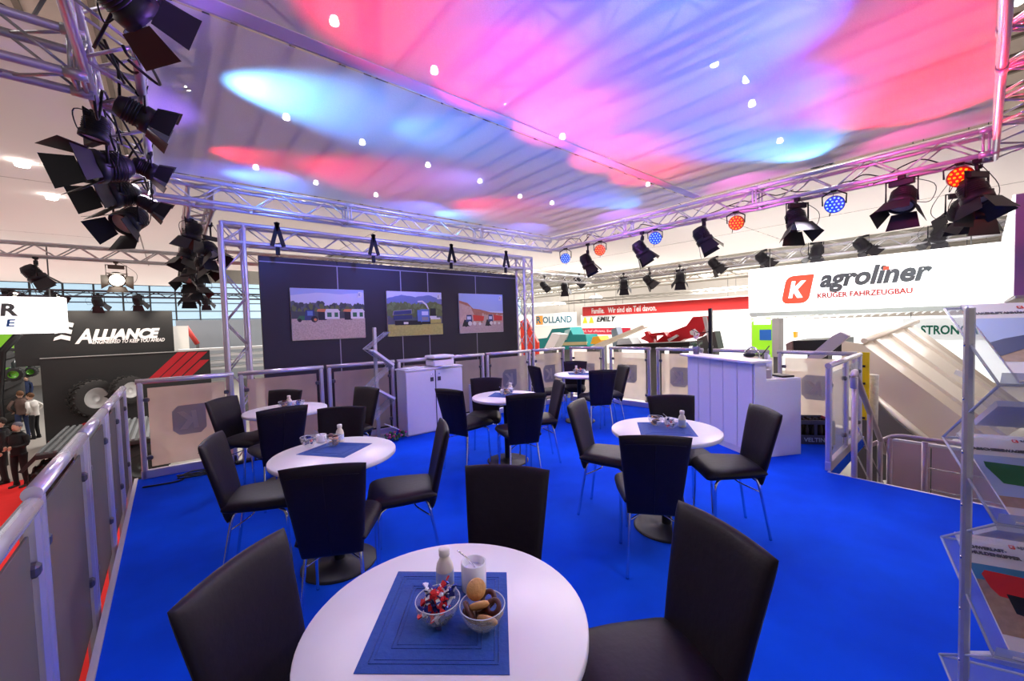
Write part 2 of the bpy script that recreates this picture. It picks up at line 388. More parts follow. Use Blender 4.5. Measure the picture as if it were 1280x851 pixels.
# portal in front of the poster wall
pl = thing('truss_portal', 'tall silver truss portal framing the dark poster wall', 'truss', (0, 6.48, 0))
cm = unit_tube(.025, 12).mesh('chord', alu); bm_ = unit_tube(.009, 6).mesh('brace', alu)
def lattice(root, a, b, u, v, s=.24, pitch=.30):
    a, b = Vector(a), Vector(b); d = b-a; t = d.normalized(); L = d.length; u = Vector(u)*s/2; v = Vector(v)*s/2
    cs = [-u-v, -u+v, u-v, u+v]
    for c in cs: bar('chord', cm, root, a+c, b+c)
    n = round(L/pitch)
    for (i, j) in [(0, 1), (2, 3), (0, 2), (1, 3)]:
        for k in range(n):
            p, q = (i, j) if k % 2 == 0 else (j, i)
            if (a+t*(L*k/n)).z < -1.2: continue
            bar('brace', bm_, root, a+cs[p]+t*(L*k/n), a+cs[q]+t*(L*(k+1)/n))
lattice(pl, (.69, 0, HF), (.69, 0, 2.98), (1, 0, 0), (0, 1, 0), pitch=.32)
lattice(pl, (5.92, 0, HF), (5.92, 0, 2.98), (1, 0, 0), (0, 1, 0), pitch=.32)
lattice(pl, (.57, 0, 2.85), (6.04, 0, 2.85), (0, 0, 1), (0, 1, 0))
for x in (1.2, 2.55, 4.0, 5.3):
    b = MB(); b.box((x-.03, 6.33, 2.88), (.05, .02, .34), Matrix.Rotation(.25, 3, 'Y')); b.box((x+.03, 6.33, 2.88), (.05, .02, .34), Matrix.Rotation(-.25, 3, 'Y'))
    b.box((x, 6.36, 2.68), (.05, .03, .16))
    tag(b.build('hanging_strap', mat('black_strap', (.008, .008, .009), .8)), {1.2: 'black strap on the portal beam, leftmost of the row', 2.55: 'black strap on the portal beam above the left poster gap', 4.0: 'black strap on the portal beam above the second gap', 5.3: 'black strap on the portal beam near its right end'}[x], 'strap', 'black straps on the portal beam')

# ---------------------------------------------------------------- ceilings of fabric
def sheet(name, x0, x1, y0, y1, z, m, sag=.03, nx=24, ny=24):
    b = MB(); vs = []; fs = []
    for j in range(ny+1):
        for i in range(nx+1):
            a = i/nx; c = j/ny; vs.append((x0+(x1-x0)*a, y0+(y1-y0)*c, z-sag*4*a*(1-a)*4*c*(1-c)*.5))
    for j in range(ny):
        for i in range(nx): p = j*(nx+1)+i; fs.append((p, p+nx+1, p+nx+2, p+1))
    b._add(vs, fs, True); return b.build(name, m)
tag(sheet('ceiling', -.05, 6.30, -.1, 2.92, 3.42, gauze), 'white gauze ceiling sheet, nearer half', kind='structure')
tag(sheet('ceiling', -.05, 6.30, 2.95, 6.02, 3.40, gauze), 'white gauze ceiling sheet, farther half', kind='structure')
b = MB(); b.tube([(-.05, 2.935, 3.41), (6.3, 2.935, 3.41)], .008, 6); b.box((3.1, 2.86, 3.405), (6.3, .12, .006)); tag(b.build('trim_5', mat('hem_lilac', (.72, .70, .76), .7)), kind='structure')
b = MB(); b.tube(spline([(-.05, 2.2, 3.36), (.4, 2.5, 3.34), (1.2, 2.80, 3.36)], 8), .004, 5)
# outer opaque fabric ceilings
for (x0, x1, y0, y1) in [(-9, -.35, 3.75, 7.5), (-9, -.35, 7.52, 11.2), (-9, -.35, 11.22, 15), (-9, .3, 15.02, 21)]:
    tag(sheet('ceiling', x0, x1, y0, y1, 3.46, canvas, .06, 10, 10), 'beige fabric ceiling panel beyond the left truss', kind='structure')
for (x0, x1, y0, y1) in [(-.33, 3.2, 6.26, 15), (3.22, 6.5, 6.26, 10.6), (6.52, 9.8, 3.3, 10.6), (6.52, 9.8, -3, 3.28), (9.82, 13, -3, 3.28), (9.82, 13, 3.3, 10.2)]:
    tag(sheet('ceiling', x0, x1, y0, y1, 3.46, mat('off', (1, 1, 1)) if False else canvas, .05, 10, 10), 'white fabric ceiling panel beyond the right truss', kind='structure')
# hall roof trusses and lamps above the gauze
dk = mat('roof_truss_steel', (.05, .05, .07), .6)
def ztr(a, c, z, label, size=1.0, grow=0, **k):
    A, B = at(*a, 2, z), at(*c, 2, z); d = (B-A)
    A = A-d*grow
    return truss(label, A, B, size=size, rc=.07, rb=.03, pitch=size*.9, stuff=True, m=dk, name='roof_truss', **k)
ztr((560, 145), (830, -60), 6.8, 'big dark roof truss above the gauze ceiling, left of the two parallel ones', .8)
ztr((745, 100), (1040, -45), 6.8, 'big dark roof truss above the gauze ceiling, right of the two parallel ones', .8)
ztr((215, 250), (235, 30), 6.2, 'dark roof truss seen through the gauze near the left truss', .45)
ztr((470, 120), (455, -40), 7.5, 'thin dark roof truss seen through the red patch of the gauze', .3)
ztr((940, 60), (1060, 260), 7.0, 'thin roof truss crossing behind the blue patch of gauze', .4)
b = MB()
for a, c in [((0, 5), (60, 40)), ((60, -10), (30, 40)), ((75, -5), (110, 45)), ((680, 140), (740, 200)), ((740, 130), (690, 200)), ((810, 0), (830, 60)), ((380, 0), (440, 100)), ((330, 0), (400, 60)), ((640, 40), (620, 170)), ((690, 60), (700, 160)), ((770, 130), (775, 210)), ((1030, 40), (960, 130)), ((960, 20), (1010, 110))]:
    b.tube([at(*a, 2, 7.2), at(*c, 2, 7.2)], .03, 5)
tag(b.build('roof_cable', dk), 'dark roof bracing rods crossing above the ceiling', 'bracing', kind='stuff')
ledw = mat('lamp_white', (1, .97, .9), .3, emit=20)
dl = MB().lathe([(.001, 0), (.13, 0), (.15, .05), (.10, .22), (.001, .24)], 16).mesh('roof_lamp', [ledw])
for (u, v) in [(418, 30), (543, 91), (633, 137), (703, 173), (760, 203), (826, 14), (893, 82), (940, 132), (975, 178), (358, 149), (453, 180), (535, 208), (235, 112), (320, 211), (395, 230), (600, 228), (650, 247), (1272, 5), (28, 208), (65, 249), (933, 102), (810, 232), (470, 245), (690, 255)]:
    p = at(u, v, 2, 7.7)
    if u in (28, 65): p = at(u, v, 2, 3.40)
    o = tag(link('roof_lamp', dl, None, p), 'small bright white roof lamp shining through the gauze ceiling' if u not in (28, 65) else 'small pale lamp set in the beige fabric on the left', 'lamp', 'white roof lamps above the ceiling')
    s = .62 if u > 300 or u < 200 else .5
    if u in (28, 65): s = .4
    o.scale = (s, s, s)
    if u in (28, 65): o['group'] = 'pale lamps in the left fabric'

# ---------------------------------------------------------------- railings
postm = MB().box((0, 0, .47), (.05, .05, 1.16), bev=.012).mesh('post', alu)
clampm = MB().box((0, 0, 0), (.05, .05, .045), bev=.01).mesh('glass_clamp', mat('clamp_dark', (.12, .12, .16), .4, .7))
KPOLY = [(.18, 0), (.82, 0), (1, .18), (1, 1), (.18, 1), (0, .82), (0, .0+.18)]
def Kglyph(x, y, w, h, mirror=False, slant=.12):
    k = [(0, 0), (.26, 0), (.26, .36), (.62, 0), (1, 0), (.52, .50), (.98, 1), (.64, 1), (.26, .62), (.26, 1), (0, 1)]
    out = [(a+slant*b, b) for a, b in k]
    out = [(x+(1-a if mirror else a)*w, y+b*h) for a, b in out]
    return out[::-1] if mirror else out
def railing(label, a, b, z=1.05, logo=False, base=True, mid=0, group=None, glass=None, mirror=True, zb=.12, ext=0):
    glass = glass or frost
    A, B = Vector((*a, 0)), Vector((*b, 0)); d = B-A; L = d.length; t = d/L; n = Vector((-t.y, t.x, 0))
    root = thing('glass_railing', label, 'railing', A, math.atan2(d.y, d.x), group)
    M = {}
    for x in [.03, L-.03]+[L*(i+1)/(mid+1) for i in range(mid)]:
        o = link('post', postm, root, (x, 0, 0)); o.scale = (1, 1, (z+ext)/1.05); o.location.z = -ext
    tr = MB(); tr.tube([(0, 0, z), (L, 0, z)], .028, 14); tr.build('top_rail', mat('rail_lilac', (.66, .62, .72), .22, .55), root)
    if base:
        MB().box((L/2, 0, .045), (L, .05, .09), bev=.005).build('base_rail', alu, root)
    segs = mid+1
    for i in range(segs):
        x0 = .09+L*i/segs; x1 = L*(i+1)/segs-.09
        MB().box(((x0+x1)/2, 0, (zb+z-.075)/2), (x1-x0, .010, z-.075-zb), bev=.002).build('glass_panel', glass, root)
        for x in (x0-.01, x1+.01):
            for zz in (.22, z-.2): link('glass_clamp', clampm, root, (x, 0, zz))
        if logo:
            w = .30; cx = (x0+x1)/2-w/2; F = ((1, 0, 0), (0, 0, 1))
            q = MB(); q.prism([(cx+px*w, .42+py*.33) for px, py in KPOLY], (0, -.0085, 0), (1, 0, 0), (0, 0, 1), (0, .0015, 0)); q.build('logo_badge', frosth, root)
            q = MB(); q.prism(Kglyph(cx+.06, .48, .17, .2, mirror), (0, -.0105, 0), (1, 0, 0), (0, 0, 1), (0, .0015, 0)); q.build('logo_letter', frostw, root)
    return root
ys = [-.6, .55, 1.25, 2.16, 3.2, 4.15, 5.0, 5.8]
nm = ['beside the camera', 'ending at the lowest rail joint', 'with the nearest rail joint in view', 'second from the near corner', 'third from the near corner', 'next to the last on the left side', 'in the back left corner']
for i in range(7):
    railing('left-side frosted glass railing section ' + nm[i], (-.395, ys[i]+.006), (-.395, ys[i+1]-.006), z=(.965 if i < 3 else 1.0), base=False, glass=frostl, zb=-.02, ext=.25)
def yb(x): return 5.85-(x+.3)*.0786
xs = [-.32, .58, 1.56, 2.52, 3.4, 4.07, 5.08, 5.93]
nm = ['at the left corner with mirrored logo', 'behind the small table in the back left', 'behind the zigzag brochure stand', 'behind the left half of the white cabinet', 'behind the printer', 'right of the white cabinet, logo at its right', 'next to the back right corner']
for i in range(7):
    railing('back frosted glass railing section ' + nm[i], (xs[i]+.02, yb(xs[i])), (xs[i+1]-.02, yb(xs[i+1])), logo=i in (0, 5, 6))
far = [((6.0, 5.30), (6.30, 4.68), 'cutting the back right corner at an angle'), ((6.34, 4.6), (6.40, 3.78), 'behind the farthest table'), ((6.42, 3.68), (6.48, 2.9), 'with yellow edges left of the counter'), ((6.48, 2.82), (6.5, 1.98), 'partly covered by the white counter'), ((6.52, 1.88), (6.56, 1.02), 'with mirrored logo above the bottle crate')]
for a, c, l in far: railing('right-side frosted glass railing section ' + l, a, c, logo=True)
railing('clear glass railing section beside the stairs, with a middle post', (4.92, .985), (6.5, .985), mid=1, glass=mat('stair_glass', (.62, .68, .72), .08, alpha=.4))

# ---------------------------------------------------------------- poster wall
wall = thing('exhibition_wall', 'tall dark panel wall behind the back railing, with three pictures', 'wall', (0, 6.75, 0))
dkp = mat('anthracite_panel', (.018, .017, .028), .55, noise=.15, nscale=3)
pe = [1.02, 2.10, 3.18, 3.72, 4.81, 5.92]
for i in range(5):
    MB().box(((pe[i]+pe[i+1])/2, .03, (HF+2.555)/2), (pe[i+1]-pe[i]-.008, .06, 2.555-HF), bev=.002).build('panel', dkp, wall)
    MB().box(((pe[i]+pe[i+1])/2, .03, 2.60), (pe[i+1]-pe[i]-.008, .06, .075), bev=.002).build('panel', dkp, wall)
b = MB()
for x in pe[1:-1]: b.box((x, .022, -.15), (.016, .048, 5.4))
b.box((3.47, .022, 2.56), (4.88, .048, .014)); b.build('joint_profile', mat('joint_grey', (.30, .29, .36), .5, .2), wall)
P = lambda n, c, **k: mat('pr_'+n, c, .5, **k)
skyb = P('sky', (.38, .50, .80)); skyp = P('skypale', (.62, .68, .86)); tree1 = P('tree', (.05, .07, .07)); tree2 = P('tree2', (.12, .17, .05)); tree3 = P('tree3', (.09, .12, .14))
wheat = P('wheat', (.50, .42, .34), noise=.5, nscale=60); grn = P('green', (.03, .16, .06)); org = P('orange', (.65, .25, .08)); whp = P('white', (.75, .76, .74)); nav = P('navy', (.03, .05, .16)); bl2 = P('blue2', (.12, .22, .55))
ylg = P('yellowgreen', (.45, .45, .12), noise=.35, nscale=25); gry = P('grey', (.28, .28, .32)); dk0 = P('dark', (.01, .012, .02)); rock = P('rock', (.55, .40, .34), noise=.3, nscale=20); rock2 = P('rock2', (.42, .18, .12), noise=.3, nscale=20); rd = P('redt', (.65, .05, .04)); hill = P('hill', (.16, .22, .45)); gravel = P('gravel', (.50, .40, .40), noise=.3, nscale=50)
def trees(y, h, m, seed, n=22, x0=0, x1=1):
    r = random.Random(seed); out = []
    for i in range(n):
        cx = x0+(x1-x0)*(i+.5)/n; cy = y+r.uniform(.2, 1)*h
        out.append((m, [(cx+r.uniform(.6, 1.1)*.035*math.cos(a), cy+r.uniform(.6, 1.1)*.07*math.sin(a)) for a in [2*math.pi*k/11 for k in range(11)]]))
    return [(m, [(max(0, min(1, a)), max(0, min(1, c))) for a, c in p]) for m, p in out]
def badge(x=.90, y=.84): return [(whp, [(x, y), (x+.055, y), (x+.07, y+.11), (x+.015, y+.12)]), (hill, Kglyph(x+.017, y+.03, .025, .06))]
p1 = [(skyp, R4(0, 0, 1, 1)), (skyb, ridge(.8, [.86, .92, .9, .95], .005, 12, bottom=.999)[::-1]), (tree3, ridge(.6, [.75, .68, .74, .66, .72, .68, .7], .03, 50))] + trees(.5, .22, tree1, 3, 26) + trees(.5, .15, tree2, 5, 14) + [(tree1, R4(0, .4, 1, .55)), (wheat, R4(0, 0, 1, .41))]
p1 += [(grn, [(.06, .38), (.2, .38), (.2, .46), (.1, .47)]), (nav, [(.16, .38), (.30, .38), (.29, .58), (.18, .58)]), (bl2, R4(.2, .47, .27, .56)), (dk0, disc(.10, .38, .025, 1.4)), (dk0, disc(.29, .40, .045, 1.4)), (org, disc(.30, .39, .02, 1.4))]
for x in (.34, .70):
    p1 += [(dk0, R4(x, .38, x+.11, .56)), (whp, R4(x+.09, .40, x+.29, .54)), (grn, R4(x+.12, .44, x+.18, .53)), (grn, R4(x+.22, .44, x+.27, .53)), (org, [(x-.02, .55), (x+.09, .54), (x+.11, .60), (x, .60)]), (whp, [(x+.09, .54), (x+.30, .54), (x+.27, .60), (x+.11, .60)])]
p2 = [(skyp, R4(0, 0, 1, 1)), (hill, ridge(.81, [.84, .92, .88, .93, .84], .008, 20)), (tree2, ridge(.7, [.74, .76, .70, .76, .74], .03, 50)), (tree3, R4(0, .2, 1, .45))] + trees(.45, .25, P('leaf', (.16, .24, .08)), 9, 30) + trees(.4, .25, tree2, 11, 18) + [(ylg, R4(0, 0, 1, .26))]
p2 += [(gry, [(.08, .46), (.42, .5), (.42, .6), (.1, .56)]), (nav, [(.10, .47), (.41, .50), (.41, .58), (.11, .55)]), (nav, [(.10, .36), (.42, .38), (.42, .47), (.10, .45)]), (dk0, R4(.12, .24, .6, .34)), (whp, R4(.27, .26, .35, .31)), (bl2, R4(.52, .32, .58, .58)), (bl2, R4(.58, .30, .74, .60)), (skyp, R4(.60, .46, .72, .55)), (gry, R4(.60, .34, .72, .42)), (dk0, R4(.6, .25, .76, .31)), (dk0, R4(.76, .42, .87, .62)), (whp, R4(.75, .40, .88, .44)), (ylg, R4(.76, .27, .97, .38)), (whp, R4(.76, .36, .95, .4))]
arc = [(.74, .60), (.70, .72), (.62, .80), (.53, .79)]; arc2 = [(.53, .76), (.61, .765), (.68, .69), (.72, .60)]
p2 += [(whp, arc+arc2)]
p3 = [(skyb, R4(0, 0, 1, 1)), (skyp, R4(0, .35, 1, .55)), (rock2, [(0, 0), (1, 0), (1, .50), (.7, .52), (.45, .60), (.3, .62), (.18, .76), (0, .82)]), (rock, [(0, 0), (.55, 0), (.45, .35), (.32, .45), (.25, .66), (.15, .70), (0, .76)]), (rock, ridge(.46, [.5, .42, .48, .44], .03, 20, .5, 1)), (gravel, R4(0, 0, 1, .24))]
for x, s in ((.05, .85), (.56, .72)):
    p3 += [(dk0, [(x, .17), (x+.2*s, .17), (x+.2*s, .3), (x+.06*s, .34)]), (nav, [(x+.1*s, .28), (x+.26*s, .28), (x+.25*s, .46), (x+.12*s, .46)]), (skyp, R4(x+.13*s, .34, x+.23*s, .42)), (whp, disc(x+.2*s, .24, .05*s, 1.4)), (dk0, disc(x+.1*s, .2, .04*s, 1.4)), (rd, [(x+.3*s, .30), (x+.56*s, .30), (x+.58*s, .42), (x+.28*s, .46)]), (whp, disc(x+.32*s, .24, .045*s, 1.4)), (whp, disc(x+.46*s, .23, .035*s, 1.4))]
for x, W, pp, lab in [(1.40, 1.10, p1, 'wall picture of green and orange trailers in a wheat field'), (2.895, 1.09, p2, 'wall picture of a dark tipper truck beside a harvester'), (4.38, 1.11, p3, 'wall picture of tractors pulling red dumpers in a quarry')]:
    pr = thing('wall_picture', lab, 'picture', (x, 6.748, 1.40))
    MB().box((W/2, -.012, .39), (W, .024, .79)).build('picture_board', whp, pr)
    F = art('print', pr, (0, -.024, 0), (1, 0, 0), (0, 0, 1), W, .79, pp+badge(), step=.0003)

# ================================================================ CHAIRS
def bridge_chair():
    root = thing('dining_chair', 'x', 'chair')
    def seat(u, v):
        wd = .205+.015*v-.02*max(0, v)**4; y = .02+.215*v - .0*u
        z = .468+.010*(1-u*u) - .014*max(0, v)**3
        return Vector((u*wd*(1-.10*max(0, -v)), y, z)), Vector((0, 0, 1)), .038
    MB().slab(seat, 16, 16).build('seat', leather, root)
    def back(u, v):
        t = (v+1)/2; wd = .150+.052*t**.9; z = .38+.505*t + .012*(1-u*u)*t
        y = -.185-.085*t**1.25-.022*t - .018*(1-u*u)*math.sin(t*2.4)
        n = Vector((0, 1, .17+.12*t)).normalized()
        return Vector((u*wd, y+.02, z)), n, .024
    bk = MB().slab(back, 16, 18).build('backrest', leather, root)
    q = MB(); q.tube([back(a, .82)[0]-back(a, .82)[1]*.0225 for a in [-.85+.17*i for i in range(11)]], .0022, 5)
    for u in (0,): q.tube([back(u, -.9+.17*i)[0]-back(u, -.9+.17*i)[1]*.0245 for i in range(11)], .0018, 5)
    q.build('seam', leather, bk)
    legf = lambda s: MB().tube(spline([(s*.09, .06, .425), (s*.140, .120, .418), (s*.168, .158, .385), (s*.172, .166, .22), (s*.176, .178, .0)], 6), .0095, 10)
    legb = lambda s: MB().tube(spline([(s*.115, -.13, .430), (s*.135, -.150, .38), (s*.150, -.185, .18), (s*.162, -.215, .0)], 5), .0095, 10)
    for s in (-1, 1):
        legf(s).build('leg', chrome, root); legb(s).build('leg', chrome, root)
    q = MB(); q.tube([(-.12, -.13, .424), (.12, -.13, .424)], .008, 6); q.tube([(-.09, .06, .424), (.09, .06, .424)], .008, 6)
    q.tube(spline([(-.14, -.155, .33), (0, -.06, .36), (.14, -.155, .33)], 5), .005, 6); q.build('seat_frame', chrome, root)
    return root
def place_chair(first, root, top, face, label, group):
    c = root if first else copy_tree(root)
    f = Vector(face).normalized()
    c.rotation_euler = (0, 0, math.atan2(-f.x, f.y))
    c.location = (top[0]+f.x*.275, top[1]+f.y*.275, 0); c['label'] = label; c['group'] = group
    return c
def edge_n(ang, toward):
    a = math.radians(ang); n = Vector((-math.sin(a), math.cos(a)))
    return n if n.dot(Vector(toward)) > 0 else -n
K = 1.117
TB = {1: (.55, .955), 2: (.79, 2.76), 3: (.88, 4.66), 4: (2.87, 3.50), 5: (4.85, 4.10), 6: (2.76, 1.52)}
desc = {1: 'front table', 2: 'second table on the left', 3: 'back left table', 4: 'middle table', 5: 'farthest table', 6: 'right-hand table'}
CH = [(1, (.10, 1.25), 42, 'at the left of the %s, its backrest nearest the left railing'), (1, (1.04, 1.28), -53, 'beyond the %s, its front facing the camera'), (1, (1.18, .48), -114, 'at the right of the %s, largest backrest in view'),
      (2, (.15, 2.84), 69, 'left of the %s, seen from its side'), (2, (.48, 1.86), -29, 'on the near side of the %s, back turned'), (2, (.97, 3.15), -34, 'behind the %s, facing the camera'), (2, (1.25, 2.13), -114, 'right of the %s, whole seat visible'),
      (3, (.33, 4.46), 44, 'left of the %s beside the back railing'), (3, (.64, 3.50), 2, 'on the near side of the %s, back to the camera'), (3, (.86, 4.53), -46, 'behind the %s against the glass'), (3, (1.49, 4.02), -70, 'right of the %s, half hidden by the brochure stand'),
      (4, (1.96, 3.24), -75, 'left of the %s in front of the cabinet'), (4, (2.67, 3.60), -44, 'behind the %s, facing the camera'), (4, (3.01, 2.80), -121, 'right of the %s, side view'), (4, (2.27, 2.50), -25, 'on the near side of the %s, back to the camera'),
      (5, (3.82, 4.04), 75, 'left of the %s, side view'), (5, (4.70, 4.04), -58, 'behind the %s, facing the camera'), (5, (4.01, 3.01), -33, 'on the near side of the %s, back to the camera'), (5, (4.60, 3.11), -122, 'right of the %s in front of the corner railing'),
      (6, (2.30, 1.98), 20, 'left of the %s, backrest seen from its front edge'), (6, (2.96, 1.58), -46, 'behind the %s, facing the camera'), (6, (1.86, 1.08), -52, 'on the near side of the %s, back to the camera'), (6, (2.92, .91), -133, 'right of the %s in front of the white counter')]
proto = bridge_chair()
for i, (t, p, ang, lab) in enumerate(CH):
    top = (p[0]*K, p[1]*K); tv = (TB[t][0]-top[0], TB[t][1]-top[1])
    place_chair(False, proto, top, edge_n(ang, tv), 'black leather chair ' + lab % desc[t], 'black leather dining chairs')
for c in list(proto.children_recursive) + [proto]: bpy.data.objects.remove(c)

# ================================================================ TABLES
TR = .385
def table():
    root = thing('bistro_table', 'x', 'table')
    MB().lathe([(.001, .71), (TR-.006, .71), (TR, .716), (TR, .736), (TR-.004, .74), (.001, .74)], 72).build('tabletop', white, root)
    MB().lathe([(.034, .02), (.034, .70), (.12, .702), (.12, .71)], 20).build('column', blackm, root)
    MB().lathe([(.001, .0), (.235, .0), (.235, .008), (.22, .014), (.06, .020), (.05, .035), (.001, .035)], 48).build('foot_plate', blackp, root)
    return root
tp = table(); tl = {1: 'round white table in the foreground with candy and biscuit bowls', 2: 'round white table between the left chairs, second from the camera', 3: 'small round white table nearest the back left railing corner', 4: 'round white table in the middle in front of the white cabinet', 5: 'round white table farthest away by the corner railing', 6: 'round white table on the right in front of the white counter'}
for k in TB:
    c = copy_tree(tp); c.location = (*TB[k], 0); c['label'] = tl[k]; c['group'] = 'round white bistro tables'
for c in list(tp.children_recursive) + [tp]: bpy.data.objects.remove(c)

# table items
napm = mat('navy_placemat', (.012, .065, .30), .75, noise=.12, nscale=50, bump=.3)
napd = mat('navy_placemat_relief', (.010, .055, .27), .6, bump=.4, nscale=90)
creamm = mat('cream_milk', (.78, .72, .55), .4); capm = mat('cream_cap', (.85, .80, .70), .4)
porc = mat('porcelain', (.82, .82, .84), .2, coat=.5); sugar = mat('sugar', (.88, .88, .88), .9)
choc = mat('chocolate', (.075, .022, .015), .45, noise=.3, nscale=60); bisc = mat('biscuit', (.62, .33, .12), .7, noise=.3, nscale=90, bump=.3)
wr = [mat('wrap_blue', (.02, .04, .30), .3, .3), mat('wrap_red', (.65, .02, .03), .3, .3), mat('wrap_white', (.75, .75, .80), .35, .2), mat('wrap_darkblue', (.01, .015, .10), .3, .3)]
def placemat(k, pts, lab):
    c = Vector(TB[k]); b = MB(); P_ = [Vector((*p, 0)) for p in pts]
    cen = sum(P_, Vector())/4
    root = thing('placemat', lab, 'placemat', (cen.x, cen.y, .7405), 0, 'navy paper placemats')
    R_ = [p-cen for p in P_]
    b._add(R_+[p+Vector((0, 0, .0012)) for p in R_], [(3, 2, 1, 0), (4, 5, 6, 7), (0, 1, 5, 4), (1, 2, 6, 5), (2, 3, 7, 6), (3, 0, 4, 7)]); b.build('sheet', napm, root)
    e = MB()
    for s, wd in ((.86, .003), (.80, .002), (.62, .003), (.56, .002)):
        for i in range(4):
            e.tube([R_[i]*s+Vector((0, 0, .0014)), R_[(i+1) % 4]*s+Vector((0, 0, .0014))], wd*.5, 4, False)
    e.build('embossed_border', napd, root)
mats_ = {1: [(.54, 1.25), (.80, 1.00), (.56, .70), (.29, .95)], 2: [(.59, 2.90), (.84, 3.04), (1.05, 2.78), (.80, 2.60)], 3: [(.72, 4.70), (.95, 4.86), (1.08, 4.62), (.87, 4.48)], 4: [(2.70, 3.62), (2.93, 3.78), (3.12, 3.40), (2.86, 3.27)], 5: [(4.68, 4.15), (4.88, 4.36), (5.08, 4.05), (4.85, 3.88)], 6: [(2.80, 1.78), (3.06, 1.50), (2.73, 1.26), (2.50, 1.56)]}
for k, p in mats_.items(): placemat(k, p, 'navy blue paper placemat on the ' + desc[k])
def bowl(k, x, y, lab, r=.056, h=.070):
    b = MB(); b.lathe([(.001, .003), (r*.42, .0), (r*.5, .004), (r*.80, h*.35), (r, h*.8), (r*.98, h), (r*.95, h), (r*.96, h*.8), (r*.74, h*.37), (r*.45, .009), (.001, .010)], 36)
    o = b.build('glass_bowl', glasscl, None, (x, y, .742)); tag(o, lab, 'bowl', 'glass bowls on the tables'); 
    rm = MB(); rm.lathe([(r*.985+.0015*math.cos(a), h+.0015*math.sin(a)) for a in [i*math.pi/3 for i in range(7)]], 36); rm.build('rim', mat('glass_rim', (.8, .85, .9), .05, alpha=.6), o)
    return o
def bottle(x, y, lab, s=1):
    root = thing('milk_bottle', lab, 'bottle', (x, y, .742), 0, 'coffee cream bottles')
    b = MB(); b.lathe([(.001, 0), (.024, 0), (.027, .004), (.027, .06), (.024, .075), (.014, .095), (.013, .103)], 28); b.build('bottle_body', creamm, root)
    b = MB(); b.lathe([(.0275, .018), (.0275, .055)], 28); b.build('bottle_label', mat('cream_label', (.45, .55, .75), .5), root)
    b = MB(); b.lathe([(.0145, .100), (.017, .101), (.017, .120), (.015, .123), (.001, .123)], 28)
    b.build('cap', capm, root)
def pot(x, y, lab, r=.038, h=.085):
    root = thing('sugar_pot', lab, 'pot', (x, y, .742), 0, 'white sugar pots')
    MB().lathe([(.001, 0), (r*.9, 0), (r, .006), (r, h), (r*.93, h+.002), (r*.88, h), (r*.88, .02)], 36).build('pot_body', porc, root)
    MB().lathe([(.001, h*.74), (r*.87, h*.72)], 24).build('sugar', sugar, root)
    MB().tube(spline([(.005, -.005, h*.72), (-.012, .012, h+.008), (-.036, .032, h+.036)], 5), .0022, 6).build('spoon', chrome, root)
def candy_meshes():
    out = []
    for m in wr:
        b = MB(); b.box((0, 0, 0), (.030, .012, .010), bev=.003)
        for s in (-1, 1):
            b.prism([(0, -.002), (s*.012, -.008), (s*.014, 0), (s*.012, .008), (0, .002)][::s], (s*.015, 0, -.001), (1, 0, 0), (0, 1, 0), (0, 0, .003))
            b.mi = 0
        b.mi = 1; b.box((0, 0, .0055), (.014, .009, .001)); out.append(b.mesh('candy', [m, wr[(wr.index(m)+1) % 3]]))
    return out
cms = candy_meshes(); cn = {0: 'blue', 1: 'red', 2: 'white', 3: 'dark blue'}
def candies(k, x, y, n, r=.05):
    rn = random.Random(k)
    for i in range(n):
        t = i/n; z = .752+.010+t*.062; rr = r*(.45+.35*min(1, t*1.4))*math.sqrt(rn.random()) if t < .85 else r*.4*rn.random(); a = rn.uniform(0, 6.28); j = rn.randrange(4)
        o = link('candy', cms[j], None, (x+rr*math.cos(a), y+rr*math.sin(a), z)); o.rotation_euler = (rn.uniform(-.9, .9), rn.uniform(-1.1, 1.1), rn.uniform(0, 6.28))
        o.scale = (1.15,)*3
        tag(o, '%s wrapped candy in the glass bowl on the %s' % (cn[j], desc[k]), 'candy', '%s wrapped candies on the %s' % (cn[j], desc[k]))
def pile(k, x, y, ms, lab, cat, r=.045, n=12):
    b = MB(); rn = random.Random(k+len(lab))
    for i in range(n):
        b.mi = rn.randrange(len(ms)); a = rn.uniform(0, 6.28); rr = r*.55*math.sqrt(rn.random())
        M = (Matrix.Rotation(rn.uniform(-.9, .9), 3, 'X') @ Matrix.Rotation(rn.uniform(0, 6), 3, 'Z'))
        if cat == 'candy': b.box((x+rr*math.cos(a), y+rr*math.sin(a), .765+.055*i/n), (.034, .014, .012), M, .003)
        else: b.lathe([(.001, 0), (.018, 0), (.020, .003), (.018, .007), (.001, .008)], 12, M, (x+rr*math.cos(a), y+rr*math.sin(a), .76+.055*i/n))
    tag(b.build('sweets' if cat == 'candy' else 'biscuits', ms), lab, cat, kind='stuff')
